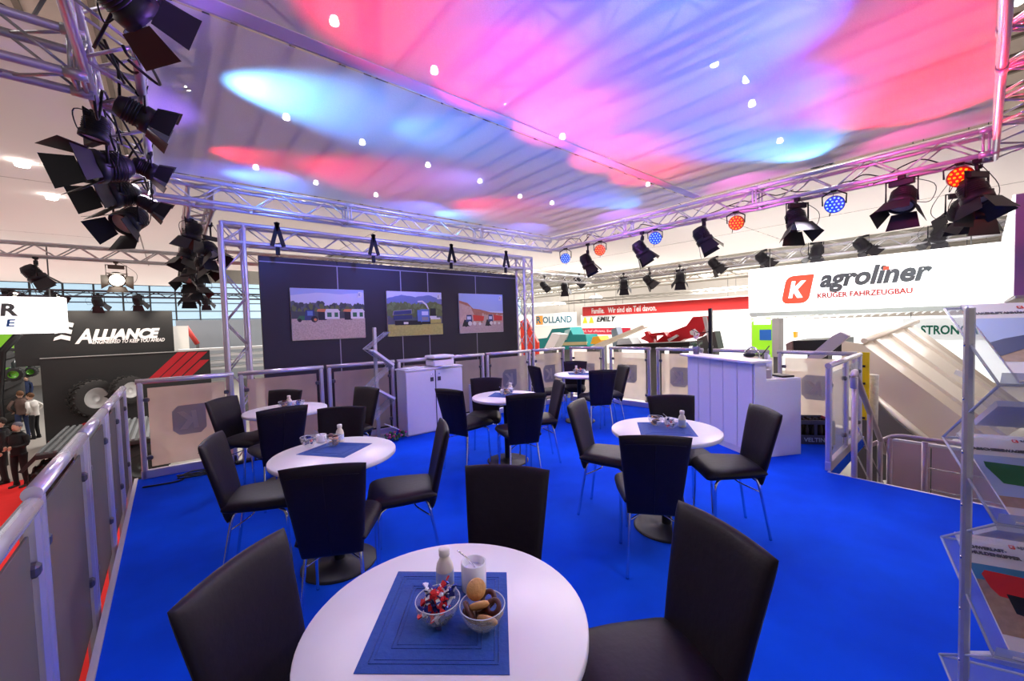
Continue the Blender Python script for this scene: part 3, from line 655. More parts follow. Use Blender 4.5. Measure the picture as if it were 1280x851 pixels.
# foreground table
bowl(1, .525, .962, 'glass bowl of blue and red wrapped candies on the front table', .061, .062); candies(1, .525, .962, 64, .050)
bowl(1, .603, .862, 'glass bowl of chocolate biscuits on the front table', .061, .062)
bottle(.615, 1.075, 'cream bottle standing behind the candy bowl on the front table')
pot(.675, 1.005, 'white sugar pot with a spoon on the front table')
bm = {}
for nme, m in (('round', bisc), ('ring', choc), ('dark', choc)):
    q = MB()
    if nme == 'ring': q.lathe([(.010+.006*math.cos(a)+.004, .004+.005*math.sin(a)) for a in [i*math.pi/4 for i in range(9)]], 20)
    else: q.lathe([(.001, 0), (.021, 0), (.024, .003), (.022, .008), (.001, .0095)], 20)
    bm[nme] = q.mesh('biscuit', m)
for i, (kn, dx, dy, z, rx, ry, lb) in enumerate([('dark', -.02, .02, .772, .3, .5, 'dark chocolate biscuit at the back of the biscuit bowl'), ('dark', .02, .015, .775, -.4, .3, 'dark biscuit below the ring biscuit'), ('round', -.01, -.03, .782, .9, .2, 'pale biscuit at the front rim of the bowl'), ('round', -.012, -.004, .806, .8, -.3, 'large golden round biscuit on top of the pile'), ('ring', .022, -.016, .795, .4, .6, 'chocolate ring biscuit on the right of the pile'), ('ring', .028, .012, .800, .7, .2, 'chocolate ring biscuit behind the right one'), ('round', .006, .034, .826, 1.2, 0, 'golden shortbread standing upright at the back of the pile'), ('dark', -.034, .010, .798, .9, .7, 'dark biscuit leaning on the left rim'), ('dark', 0, 0, .764, 0, 0, 'dark biscuit at the bottom of the bowl'), ('dark', .012, -.03, .776, .5, .4, 'dark biscuit pressed against the front glass')]):
    o = link('biscuit', bm[kn], None, (.603+dx*1.15, .862+dy*1.15, z-.004)); o.scale = (1.18,)*3; o.rotation_euler = (rx, ry, i); tag(o, lb, 'biscuit', 'biscuits in the front bowl')
# other tables
for k, bc, bb, bt, pt in [(2, (.70, 3.02), (.83, 2.92), (.90, 3.00), (.80, 3.10)), (3, (1.0, 4.66), (.88, 4.74), (.93, 4.76), (.98, 4.80)), (4, (2.96, 3.55), (2.86, 3.50), (3.02, 3.60), (2.93, 3.62)), (5, (4.9, 4.1), (4.82, 4.12), (4.88, 4.18), (4.98, 4.12)), (6, (2.80, 1.50), (2.80, 1.62), (2.90, 1.46), (2.90, 1.56))]:
    bowl(k, *bc, 'glass bowl of wrapped candies on the ' + desc[k]); pile(k, *bc, wr, 'heap of wrapped candies on the ' + desc[k], 'candy')
    bowl(k, *bb, 'glass bowl of biscuits on the ' + desc[k]); pile(k, *bb, [bisc, choc, choc], 'heap of biscuits on the ' + desc[k], 'biscuit')
    bottle(*bt, 'small cream bottle on the ' + desc[k]); pot(*pt, 'white sugar pot on the ' + desc[k], .036, .05)

# ================================================================ CABINET, PRINTER, COUNTER
cab = thing('white_cabinet', 'tall white two-door cabinet with a printer on top', 'cabinet', (2.95, 5.24, 0), -.03)
MB().box((0, .16, .46), (.92, .31, .92), bev=.004).build('body', whitel, cab)
MB().box((0, .155, .935), (.95, .345, .025), bev=.004).build('top_panel', whitel, cab)
for s in (-1, 1):
    d_ = MB().box((s*.232, -.009, .465), (.452, .018, .89), bev=.003).build('door', whitel, cab)
    MB().box((s*.06, -.021, .78), (.05, .008, .06), bev=.002).build('lock_plate', mat('steel_plate', (.10, .10, .13), .3, .8), d_)
    q = MB(); q.lathe([(.001, 0), (.009, 0), (.009, .006), (.001, .006)], 12, Matrix.Rotation(math.pi/2, 3, 'X'), (s*.06, -.018, .855)); q.build('keyhole', chrome, d_)
MB().box((0, -.012, .46), (.006, .02, .9)).build('centre_gap', dk0, cab)
prn = thing('printer', 'small white printer standing on the white cabinet', 'printer', (3.12, 5.38, .949), -.03)
MB().box((0, 0, .05), (.34, .28, .09), bev=.015).build('body', whitel, prn)
MB().box((0, 0, .145), (.36, .30, .04), bev=.015).build('scanner_lid', whitel, prn)
MB().box((0, .02, .11), (.30, .22, .04)).build('paper_slot', mat('slot_grey', (.10, .10, .12), .5), prn)
MB().box((.02, -.20, .012), (.22, .14, .008), bev=.003).build('paper_tray', whitel, prn)
tag(MB().box((2.66, 5.38, .958), (.30, .21, .014), Matrix.Rotation(.2, 3, 'Z')).build('paper_stack', paper), 'stack of papers left of the printer on the cabinet', 'papers')
sb = thing('literature_box', 'low grey shelf box of brochures right of the white cabinet', 'shelf', (3.66, 5.1, 0), -.2)
for z in (.02, .30, .6): MB().box((0, 0, z), (.26, .26, .015)).build('shelf', whitel, sb)
for s in (-1, 1): MB().box((s*.13, 0, .31), (.012, .26, .62)).build('side_panel', mat('side_grey', (.40, .42, .55), .5), sb)
tag(MB().box((3.64, 5.1, .43), (.2, .2, .22), Matrix.Rotation(-.2, 3, 'Z')).build('brochure_pile', mat('brochure_brown', (.30, .12, .07), .6)), 'brown brochures on the middle shelf of the grey box', 'brochures')
tag(MB().box((3.66, 5.1, .63), (.22, .2, .04), Matrix.Rotation(-.2, 3, 'Z')).build('brochure_pile', mat('brochure_pink', (.5, .35, .38), .6)), 'pinkish brochures on top of the grey box', 'brochures')
# counter
ca = math.atan2(-.98, -.55)
cnt = thing('reception_counter', 'white panelled counter with a raised front and lower worktop behind', 'counter', (5.37, 2.62, 0), ca)
# local +x along front towards the camera, local +y away from the guests
CL = 1.14
for i in range(5):
    MB().box((CL*(i+.5)/5, .009, .56), (CL/5-.007, .018, .98), bev=.003).build('front_plank', whitel, cnt)
MB().box((CL/2, .09, .53), (CL, .14, 1.04)).build('front_core', mat('core_grey', (.45, .44, .52), .5), cnt)
MB().box((CL/2, .012, .035), (CL, .016, .07)).build('plinth', mat('plinth_white', (.62, .62, .66), .4), cnt)
MB().box((CL/2+.0, .06, 1.065), (CL+.12, .28, .03), bev=.006).build('bar_top', white, cnt)
MB().box((CL+.01, .31, .42), (.02, .60, .84), bev=.003).build('side_panel', whitel, cnt)
MB().box((CL+.01, .085, .94), (.02, .15, .22), bev=.003).build('side_panel', whitel, cnt)
MB().box((CL/2, .385, .85), (CL+.03, .46, .025), bev=.004).build('worktop', white, cnt)
MB().box((CL/2, .60, .42), (CL, .02, .83)).build('back_panel', whitel, cnt)
cM = Matrix.Translation((5.37, 2.62, 0)) @ Matrix.Rotation(ca, 4, 'Z')
def cp(x, y, z): return cM @ Vector((x, y, z))
orc = thing('potted_orchid', 'pink orchid in a grey pot on the left end of the counter', 'plant', cp(.12, .05, 1.08))
MB().lathe([(.001, 0), (.035, 0), (.052, .10), (.047, .10), (.04, .085), (.001, .085)], 20).build('pot', mat('pot_grey', (.14, .13, .19), .4), orc)
q = MB(); rn = random.Random(4)
for i in range(9):
    a = rn.uniform(0, 6.28); q.slab(lambda u, v, a=a: (Vector((math.cos(a)*(.02+.035*(v+1))-math.sin(a)*u*.013*(1-v*v*.6), math.sin(a)*(.02+.035*(v+1))+math.cos(a)*u*.013*(1-v*v*.6), .09+.05*(v+1)*.8-.02*v*v)), Vector((0, 0, 1)), .002), 4, 6)
q.build('leaf', mat('orchid_leaf', (.03, .10, .03), .4), orc)
q = MB(); q.tube(spline([(0, 0, .08), (.01, .01, .2), (-.02, .01, .29)], 5), .003, 5); q.build('stem', mat('orchid_stem', (.06, .12, .03), .5), orc)
for i in range(7):
    q = MB(); cx, cy, cz = rn.uniform(-.05, .03), rn.uniform(-.04, .04), .2+rn.uniform(0, .1)
    for k in range(5): q.ball((cx+.014*math.cos(k*1.257), cy+.004, cz+.014*math.sin(k*1.257)), .012, 8, (1, .35, 1))
    q.build('blossom', mat('orchid_pink', (.75, .50, .62), .5), orc)
tapp = thing('espresso_tools', 'dark tap and utensils standing on the counter worktop', 'tap', cp(.85, .35, .863))
q = MB(); q.tube(spline([(0, 0, 0), (0, 0, .25), (.03, .08, .33), (.03, .16, .27)], 5), .012, 8); q.build('tap_spout', chrome, tapp)
q = MB(); q.ball((.0, .1, .24), .07, 10, (1, 1, .5)); q.tube([(.06, 0, .22), (.16, -.06, .34)], .006, 6); q.build('dark_ladle', blackm, tapp)
tag(MB().lathe([(.001, 0), (.03, 0), (.03, .18), (.012, .22), (.012, .26), (.001, .262)], 16, c=cp(1.05, .30, .863)).build('white_bottle', porc), 'white bottle with red cap on the counter worktop', 'bottle')
tag(MB().box(cp(1.0, .50, .875), (.22, .16, .02), Matrix.Rotation(ca, 3, 'Z'), .005).build('black_tray', blackm), 'black tray near the corner of the counter worktop', 'tray')
tag(MB().box(cp(1.12, .20, .92), (.05, .08, .1), Matrix.Rotation(ca, 3, 'Z'), .005).build('card_box', mat('card_pinkgrey', (.45, .38, .42), .6)), 'small grey box beside the step of the counter', 'box')
# crate with bottles
kx, ky = at(1016, 553, 2, 0).x, at(1016, 553, 2, 0).y
cr = thing('bottle_crate', 'dark and red beer crate under the logo railing', 'crate', (5.97, 1.38, 0), math.radians(-52))
cdk = mat('crate_dark', (.05, .055, .09), .5); crd = mat('crate_red', (.40, .02, .04), .5)
MB().box((0, -.145, .055), (.40, .012, .11), bev=.003).build('front_panel', cdk, cr)
MB().box((0, -.145, .265), (.40, .012, .05), bev=.003).build('front_panel', cdk, cr)
for x in (-.185, 0, .185): MB().box((x, -.145, .18), (.03, .012, .14)).build('front_panel', cdk, cr)
MB().box((0, .145, .145), (.40, .012, .29)).build('back_panel', cdk, cr)
for s in (-1, 1): MB().box((s*.2, 0, .145), (.012, .30, .29), bev=.003).build('end_panel', crd if s > 0 else cdk, cr)
MB().box((0, 0, .01), (.40, .29, .02)).build('bottom', cdk, cr)
text('VELTINS', mat('crate_letter', (.35, .45, .55), .5), cr, (-.13, -.152, .03), (1, 0, 0), (0, 0, 1), width=.26, height=.05, bold=.02)
bt = MB().lathe([(.001, 0), (.03, 0), (.03, .15), (.013, .21), (.013, .245), (.015, .245), (.015, .26), (.001, .262)], 12).mesh('beer_bottle', mat('bottle_dark', (.03, .02, .012), .15))
for i in range(5):
    for j in range(4):
        tag(link('beer_bottle', bt, None, Matrix.Translation((5.97, 1.38, .022)) @ Matrix.Rotation(math.radians(-52), 4, 'Z') @ Vector((-.15+.075*i, -.10+.066*j, 0))), 'dark beer bottle in the crate, %s from the left in the %s row' % (['first', 'second', 'third', 'fourth', 'fifth'][i], ['front', 'second', 'third', 'back'][j]), 'bottle', 'beer bottles in the crate')
# cables on the carpet at the left back corner
q = MB(); q.tube(spline([(-.28, 5.5, .01), (0, 5.45, .012), (.1, 5.6, .02), (.25, 5.5, .012), (.0, 5.48, .03), (.12, 5.62, .04), (.28, 5.54, .03), (.12, 5.44, .045), (.0, 5.56, .04), (.35, 5.6, .012), (.55, 5.68, .02), (.8, 5.62, .01)], 8), .008, 6)
tag(q.build('power_cable', blackm), 'black cable coiled on the carpet by the back left railing', 'cable')
tag(MB().box((.62, 5.66, .025), (.22, .06, .04), Matrix.Rotation(.2, 3, 'Z'), .01).build('power_strip', blackm), 'black power strip on the carpet by the back railing', 'power strip')

# ================================================================ BROCHURE STANDS
acr = acryl
def stand(label, pole, d, wv, zs, amp, width, ztop, poles=(0,), pw=.04):
    """zs alternating heights front/back from the top; d = front direction, wv = width direction"""
    d = Vector((*d, 0)).normalized(); wv = Vector((*wv, 0)).normalized(); o = Vector((*pole, 0))
    root = thing('brochure_stand', label, 'stand', o)
    for s in poles:
        ang = math.atan2(d.y, d.x)
        MB().box(wv*(s*(width+.05))-d*.0 + Vector((0, 0, ztop/2)), (pw, pw, ztop), Matrix.Rotation(ang, 3, 'Z'), .006).build('pole', alud, root)
        q = MB()
        for k in range(9): q.lathe([(.001, 0), (.006, 0), (.006, .004)], 8, Matrix.Rotation(math.pi/2, 3, 'X'), wv*(s*(width+.05)) + Vector((0, 0, .1+k*ztop/9.3)) - wv*(pw/2+.001)*(1 if s == 0 else 1))
        q.build('rivets', chrome, root)
    b0 = MB().box((0, 0, .01), (.34, .34, .02)); b0.build('base_plate', alud, root)
    pts = []
    for i, (sd, z) in enumerate(zs): pts.append(d*amp*sd + Vector((0, 0, z)))
    for i in range(len(pts)-1):
        a, c = pts[i], pts[i+1]; off = wv*.0
        t = (c-a).normalized(); n = t.cross(wv).normalized()
        q = MB(); q._add([a+off, a+off+wv*width, c+off+wv*width, c+off]+[p+n*.005 for p in (a+off, a+off+wv*width, c+off+wv*width, c+off)], [(3, 2, 1, 0), (4, 5, 6, 7), (0, 1, 5, 4), (1, 2, 6, 5), (2, 3, 7, 6), (3, 0, 4, 7)])
        q.build('shelf_tray', acr, root)
        e = MB(); e.tube([a+off, c+off], .004, 5); e.tube([a+off, a+off+wv*width], .004, 5)
        if zs[i+1][0] > 0 and zs[i][0] < 0:   # lip at front edge
            u_ = Vector((0, 0, .035)) + d*.01
            e._add([c+off, c+off+wv*width, c+off+wv*width+u_, c+off+u_], [(0, 1, 2, 3)])
        e.build('tray_edge', mat('acrylic_edge', (.55, .60, .75), .15, alpha=.75), root)
    return root, o, d, wv, pts
zs1 = [(-1, 1.56), (1, 1.343), (-1, 1.118), (1, .95), (-1, .764), (1, .566), (-1, .34), (1, .2)]
st, o, d, wv, pts = stand('tall acrylic brochure stand with silver post at the right edge', (1.88, .027), (-.92, -.39), (.39, -.92), zs1, .15, .50, 1.565, (0, 1), .023)
cols = dict(sand=P('sand', (.40, .28, .20), noise=.3, nscale=60), water=P('blueband', (.06, .25, .45)), green=P('trailergreen', (.02, .15, .05)), lav=P('lavender', (.35, .30, .50)))
def logo(parent, o, r, u, s):
    art('logo', parent, o, r, u, s, s, [(redp, [(x, y) for x, y in KPOLY]), (whitep, Kglyph(.2, .2, .5, .6))], off=.001)
def brochure(i, head, label, pic, wshift=.035, w=.30, grow=1.0):
    a, c = pts[i], pts[i+1]; t = (a-c).normalized(); Lh = (a-c).length*grow; n = wv.cross(t).normalized()
    if n.z < 0: n = -n
    root = thing('brochure', label, 'brochure', o)
    base = c + wv*(.0+wshift) + n*.008
    q = MB(); cs = [base, base+wv*w, base+wv*w+t*Lh, base+t*Lh]; q._add(cs+[p+n*.006 for p in cs], [(3, 2, 1, 0), (4, 5, 6, 7), (0, 1, 5, 4), (1, 2, 6, 5), (2, 3, 7, 6), (3, 0, 4, 7)]); q.build('pages', paper, root)
    art('cover_print', root, base+n*.006, wv, t, w, Lh, pic, off=.001, step=.0003)
    text(head[0], mat('tiny_grey', (.12, .12, .16), .5), root, base+n*.007+wv*.012+t*Lh*head[2], wv, t, width={'HAKEN': .14, 'ABSCH': .125, 'SCHWE': .095}[head[0][:5]], height=.011, bold=.03, ext=0)
    if head[1]: text(head[1], mat('tiny_grey', (.12, .12, .16), .5), root, base+n*.007+wv*.018+t*(Lh*head[2]-.019), wv, t, width=.115, height=.011, bold=.03)
    logo(root, base+n*.007+wv*(w*.40)+t*Lh*.91, wv, t, .014)
    text('agroliner', mat('tiny_grey', (.12, .12, .16), .5), root, base+n*.007+wv*(w*.40+.019)+t*Lh*.915, wv, t, width=.055)
    return root
brochure(0, ('HAKENLIFTANHÄNGER', '', .84), 'brochure with field picture on the top tray of the right stand', [(paper, R4(0, 0, 1, 1)), (skyb, R4(0, .25, 1, .78)), (cols['sand'], R4(0, .22, 1, .42)), (tree1, ridge(.4, [.46, .5, .44, .48], .02, 20, .2, 1, .40)), (dk0, R4(.35, .38, .9, .46)), (nav, [(0, .28), (.3, .42), (.3, .55), (.12, .5), (0, .45)]), (gry, [(.55, .45), (.58, .45), (.56, .62)])])
brochure(2, ('ABSCHIEBEWAGEN', '', .78), 'brochure with green trailer on the middle tray of the right stand', [(paper, R4(0, 0, 1, 1)), (skyb, R4(0, .15, 1, .72)), (cols['sand'], R4(0, .15, 1, .26)), (cols['green'], [(.10, .40), (.96, .32), (1, .58), (.06, .64), (.05, .58)]), (dk0, R4(.3, .28, .98, .38)), (gry, disc(.55, .27, .08, .8)), (gry, disc(.78, .27, .08, .8))], grow=1.03)
brochure(4, ('SCHWERLAST-', 'MULDENKIPPER', .86), 'brochure with red dump trailer on the lower tray of the right stand', [(paper, R4(0, 0, 1, 1)), (cols['water'], R4(0, .5, 1, .72)), (cols['sand'], R4(0, .16, 1, .58)), (redp, [(.12, .46), (1, .38), (1, .62), (.10, .67), (.06, .63), (.08, .52)]), (dk0, [(.18, .34), (.6, .26), (1, .24), (1, .44), (.18, .49)]), (gry, disc(.5, .36, .07, .8)), (gry, disc(.75, .34, .07, .8)), (whp, R4(.55, .54, .58, .60))], grow=1.05)
for i, lb in ((1, 'stack of brochures under the upper tray of the right stand'), (3, 'stack of brochures under the middle tray of the right stand'), (5, 'stack of brochures under the lower tray of the right stand')):
    a, c = pts[i], pts[i+1]; t = (a-c).normalized(); n = wv.cross(t).normalized()
    if n.z < 0: n = -n
    q = MB(); base = o + c*.75 + a*.25 + wv*.05 + n*.007; cs = [base, base+wv*.22, base+wv*.22+t*.14, base+t*.14]
    q._add(cs+[p+n*.018 for p in cs], [(3, 2, 1, 0), (4, 5, 6, 7), (0, 1, 5, 4), (1, 2, 6, 5), (2, 3, 7, 6), (3, 0, 4, 7)]); tag(q.build('brochure', paper), lb, 'brochure', 'plain brochures on the right stand')
zs2 = [(.8, 1.49), (-1, 1.27), (.9, 1.01), (-1, .75), (.9, .54), (-.7, .31)]
st2, o2, d2, w2, pts2 = stand('zigzag acrylic brochure stand left of the white cabinet', (2.18, 5.52), (1, 0), (0, -1), zs2, .17, .22, 1.56, (0,), .045)
for i, c1, lb in ((1, bl2, 'blue brochure on the upper tray of the zigzag stand'), (3, org, 'orange brochure on the lower tray of the zigzag stand')):
    a, c = pts2[i], pts2[i+1]; t = (a-c).normalized(); n = w2.cross(t).normalized()
    if n.z < 0: n = -n
    base = o2 + c + w2*.05 + n*.012; L_ = (a-c).length*.85; root = thing('brochure', lb, 'brochure', (0, 0, 0))
    q = MB(); cs = [base, base+w2*.18, base+w2*.18+t*L_, base+t*L_]; q._add(cs+[p+n*.03 for p in cs], [(3, 2, 1, 0), (4, 5, 6, 7), (0, 1, 5, 4), (1, 2, 6, 5), (2, 3, 7, 6), (3, 0, 4, 7)]); q.build('pages', paper, root)
    art('cover_print', root, base+n*.03, w2, t, .18, L_, [(c1, R4(.06, .08, .94, .6)), (tree1, R4(.3, .2, .8, .35))])
tag(MB().box((2.30, 5.32, .17), (.16, .22, .01), Matrix.Rotation(.5, 3, 'Y')).build('brochure', paper), 'white brochure on the bottom tray of the zigzag stand', 'brochure')
q = MB(); rn = random.Random(2)
for i in range(30): q.ball((2.28+rn.uniform(-.14, .14), 5.2+rn.uniform(-.05, .05), .06+rn.uniform(-.03, .06)), .022, 6)
q.mi = 1
for i in range(14): q.ball((2.28+rn.uniform(-.14, .14), 5.18+rn.uniform(-.05, .05), .08+rn.uniform(-.03, .06)), .018, 6)
tag(q.build('flower_arrangement', [mat('fl_leaf', (.05, .14, .04), .6), mat('fl_pink', (.5, .06, .2), .6)]), 'low pink and green flowers at the foot of the zigzag stand', 'flowers')

# ================================================================ LIGHT FIXTURES
barn = mat('barn_black', (.010, .008, .014), .5, .1)
inner = mat('barn_inner', (.30, .28, .30), .5, .3)
lensm = mat('fresnel_lens', (.5, .5, .5), .15, .0)
def fresnel(label, p, aim, lit=0, s=1.0, doors=(1, 1, 1, 1), hang=None, group='barn-door spotlights', m=barn):
    p = Vector(p); a = Vector(aim).normalized(); x, y, z = basis(a); M = Matrix((x, y, z)).transposed() * 1
    root = thing('stage_spotlight', label, 'spotlight', p, 0, group)
    q = MB(); q.lathe([(.001, -.20*s), (.07*s, -.19*s), (.095*s, -.14*s), (.10*s, -.02*s), (.115*s, -.01*s), (.115*s, .05*s), (.10*s, .05*s), (.095*s, .03*s)], 20, M)
    for k in range(5): q.lathe([(.103*s, -.13*s+k*.02*s), (.108*s, -.125*s+k*.02*s), (.103*s, -.12*s+k*.02*s)], 20, M)
    q.build('housing', m, root)
    q = MB(); q.lathe([(.001, .045*s), (.05*s, .042*s), (.095*s, .03*s)], 20, M)
    q.build('lens', mat('lit_lens', (1, .9, .75), .2, emit=6) if lit else lensm, root)
    for k in range(4):
        if not doors[k]: continue
        ang = k*math.pi/2; R_ = Matrix.Rotation(ang, 3, 'Z'); sp = .55 if k % 2 else .35
        wd = .085*s if k % 2 else .10*s; l = .17*s
        pv = [Vector((-wd, .105*s, .05*s)), Vector((wd, .105*s, .05*s)), Vector((wd*1.35, .105*s+l*math.sin(sp), .05*s+l*math.cos(sp))), Vector((-wd*1.35, .105*s+l*math.sin(sp), .05*s+l*math.cos(sp)))]
        nrm = (pv[1]-pv[0]).cross(pv[2]-pv[0]).normalized()*.003
        pv = [M @ (R_ @ v) for v in pv]; nn = M @ (R_ @ nrm)
        q = MB(); q._add(pv+[v+nn for v in pv], [(3, 2, 1, 0), (4, 5, 6, 7), (0, 1, 5, 4), (1, 2, 6, 5), (2, 3, 7, 6), (3, 0, 4, 7)]); q.build('barn_door', m, root)
    hx, hy, hz = basis(Vector((a.x, a.y, 0)) if abs(a.x)+abs(a.y) > .1 else Vector((1, 0, 0))); side = Vector((0, 0, 1)).cross(Vector((a.x, a.y, 1e-6))).normalized()
    top = (hang if hang is not None else 3.1) - p.z
    top = max(.16*s, min(top, .45*s)) if hang is None else top
    q = MB(); yt = min(top, .24*s)
    q.tube([side*.125*s, side*.125*s+Vector((0, 0, yt)), -side*.125*s+Vector((0, 0, yt)), -side*.125*s], .010*s, 6)
    q.build('yoke', m, root)
    q = MB(); q.tube([Vector((0, 0, yt)), Vector((0, 0, top))], .012*s, 6); q.box((0, 0, top), (.06*s, .06*s, .07*s), bev=.01); q.build('clamp', m, root)
    q = MB(); q.box(Vector((0, 0, yt-.03*s)), (.20*s, .05*s, .06*s), Matrix.Rotation(math.atan2(side.y, side.x), 3, 'Z'), .006); q.build('ballast_box', m, root)
    q = MB(); q.tube(spline([side*.12*s+Vector((0, 0, -.02)), side*.22*s+Vector((0, 0, -.03*s)), side*.24*s+Vector((0, 0, .13*s)), Vector((.03, 0, top))], 5), .004, 5); q.build('cable', m, root)
    return root
def ledpar(label, p, aim, c, s=1.0):
    p = Vector(p); a = Vector(aim).normalized(); x, y, z = basis(a); M = Matrix((x, y, z)).transposed()
    root = thing('led_lamp', label, 'stage lamp', p, 0, None)
    hc = mat('par_red', (.30, .01, .01), .3) if c == 'red' else mat('par_blue', (.01, .03, .55), .3)
    MB().lathe([(.001, -.13*s), (.06*s, -.125*s), (.085*s, -.08*s), (.10*s, 0), (.105*s, .04*s), (.098*s, .04*s)], 24, M).build('housing', hc, root)
    MB().lathe([(.001, .012*s), (.097*s, .012*s)], 24, M).build('lens_plate', mat('plate_'+c, (.02, .02, .02), .4, emit=.75, ecol=(1, .0, .0) if c == 'red' else (.0, .05, 1)), root)
    q = MB()
    for rr, n in ((.0, 1), (.042*s, 6), (.08*s, 12)):
        for k in range(n): q.ball(M @ Vector((rr*math.cos(6.283*k/n), rr*math.sin(6.283*k/n), .02*s)), (.0125 if c == 'red' else .0115)*s, 8)
    q.build('led_lens', mat('led_'+c, (.05, .05, .05), .3, emit=1.2 if c == 'red' else 1.5, ecol=(1, .30, .0) if c == 'red' else (.22, .42, 1)), root)
    top = 3.12-p.z; sd = Vector((0, 0, 1)).cross(Vector((a.x, a.y, 0))).normalized()
    q = MB(); q.tube([sd*.115*s, sd*.12*s+Vector((0, 0, top*.6)), Vector((0, 0, top)), -sd*.12*s+Vector((0, 0, top*.6)), -sd*.115*s], .009*s, 6); q.box((0, 0, top), (.07, .07, .08), bev=.01); q.build('bracket', blackm, root)
    q = MB(); q.tube(spline([Vector((0, 0, -.02)) - a*.12*s, Vector((.05, .05, -.12*s)) - a*.1, Vector((.06, .02, .1)) - a*.1, Vector((.02, .0, top))], 5), .004, 5); q.build('cable', blackm, root)
    return root
XR = 6.42
cam2 = lambda y, z: Vector((-XR, -y*1.0, -.9))
for y, z, c, lb in [(5.72, 2.90, 'blue', 'blue LED lamp nearest the far corner of the right truss'), (4.83, 2.93, 'red', 'orange-red LED lamp on the right truss, the farther one of small size'), (3.67, 2.95, 'blue', 'blue LED lamp midway along the right truss'), (2.38, 2.94, 'red', 'orange-red LED lamp in the middle of the right truss'), (1.23, 2.93, 'blue', 'blue LED lamp nearest the camera on the right truss'), (.18, 2.96, 'red', 'large orange-red LED lamp at the near end of the right truss')]:
    ledpar(lb, (XR, y, z), (-.85, -.55 if y > 2 else -.25, -.12), c, 1.0)
for y, z, aim, lb in [(5.13, 2.72, (.3, -.4, -1), 'black barn-door spotlight on the right truss, farthest of its row'), (3.92, 2.77, (.35, -.5, -1), 'black barn-door spotlight on the right truss, second from the far corner'), (2.84, 2.80, (.2, -.5, -1), 'black barn-door spotlight on the right truss, third from the far corner'), (1.62, 2.80, (-.3, -.3, -1), 'black barn-door spotlight on the right truss, fourth from the far corner'), (.62, 2.82, (-.5, .1, -.8), 'black barn-door spotlight on the right truss, with wide open flaps'), (.06, 2.74, (-.2, -.3, -1), 'black spotlight below the large red lamp at the near truss end')]:
    fresnel(lb, (XR, y, z-.02), aim, s=1.1, hang=3.1)
fresnel('black spotlight hanging behind the large red lamp', (XR+.25, .05, 2.60), (.3, .2, -1), hang=3.1)
fresnel('black spotlight behind the near end of the right truss, pointing away', (XR+1.0, .2, 2.75), (.6, .2, -.5), hang=3.3)
# left truss cluster
LF = lambda u, v, z: at(u, v, 2, z)
fresnel('big black floodlight at the top left under the ceiling corner', LF(165, 8, 3.02), (.75, .5, -.35), s=.85, hang=3.2)
fresnel('black floodlight on the inner side of the left truss, middle', LF(180, 148, 2.98), (.9, .1, -.35), s=.75, hang=3.2)
fresnel('small black floodlight on the inner side of the left truss', LF(188, 214, 2.95), (.9, .1, -.35), s=.65, hang=3.2)
fresnel('small black floodlight hanging low near the far end of the left truss', LF(190, 258, 2.75), (.9, .1, -.5), s=.6, hang=3.1)
X3 = lambda u, v, x: at(u, v, 0, x)
fresnel('large black barn-door spotlight outside the left truss, nearest of three', X3(122, 208, -.36), (-.9, -.5, -.35), s=1.1, hang=3.1)
fresnel('large black barn-door spotlight outside the left truss, middle of three', X3(140, 243, -.33), (-.9, -.5, -.4), s=1.05, hang=3.1)
fresnel('black barn-door spotlight outside the left truss, lowest of three', X3(158, 278, -.28), (-.6, -.6, -.7), s=1.1, hang=3.1)
fresnel('black control housing hanging from the left truss above the big flaps', X3(118, 168, -.33), (-.2, .1, -1), s=.7, hang=3.1, doors=(0, 0, 0, 0))
# cables tangled in the left truss
rn = random.Random(12)
for k in range(10):
    y0 = 2.2+k*.36; q = MB(); pts_ = [(-.28+rn.uniform(-.05, .3), y0, 3.1+rn.uniform(-.1, .25))]
    for j in range(5): pts_.append((pts_[-1][0]*.4+rn.uniform(-.36, .05)*.6, y0+.12*(j+1)+rn.uniform(-.1, .1), 3.12+rn.uniform(-.16, .2)))
    q.tube(spline(pts_, 6), .008, 6); tag(q.build('cable', blackm), 'black cable looped through the left truss, the %s one from the camera' % ['nearest', 'second', 'third', 'fourth', 'fifth', 'sixth', 'seventh', 'eighth', 'ninth', 'farthest'][k], 'cable', 'cables tangled in the left truss')
for k in range(8):
    y0 = .3+k*.68; q = MB(); pts_ = [(6.4+rn.uniform(-.1, .1), y0+j*.16, 3.16+rn.uniform(-.06, .12)) for j in range(6)]
    q.tube(spline(pts_, 6), .007, 6); tag(q.build('cable', blackm), 'black cable looped through the right truss, the %s one from the camera' % ['nearest', 'second', 'third', 'fourth', 'fifth', 'sixth', 'seventh', 'eighth', 'ninth', 'farthest'][k], 'cable', 'cables in the right truss')
# far left cluster on the truss behind
for k, (x, y, z, aim, lb) in enumerate([(.30, 7.0, 2.88, (-.3, .2, -1), 'nearest upper'), (.52, 7.2, 2.70, (.4, -.5, -.8), 'large pale-flapped'), (.25, 7.8, 2.70, (-.4, -.2, -1), 'left middle'), (.50, 8.3, 2.62, (.4, -.4, -.9), 'right middle'), (.28, 8.9, 2.50, (-.3, -.5, -.9), 'lower left'), (.46, 9.6, 2.42, (.2, -.4, -1), 'lower right'), (.34, 10.4, 2.30, (0, -.4, -1), 'lowest')]):
    fresnel('black spotlight in the far left cluster behind the corner, the %s one' % lb, (x, y, z), aim, s=.95, hang=3.1)
fresnel('black barn-door spotlight on the far left truss, unlit', (-1.88, 11.8, 2.72), (.6, .1, -.9), s=1.25, hang=3.1)
fresnel('lit spotlight with amber flaps on the far left truss', (-.78, 11.8, 2.72), (.1, -1, -.35), lit=1, s=1.25, hang=3.1, m=mat('barn_brown', (.10, .06, .04), .5))
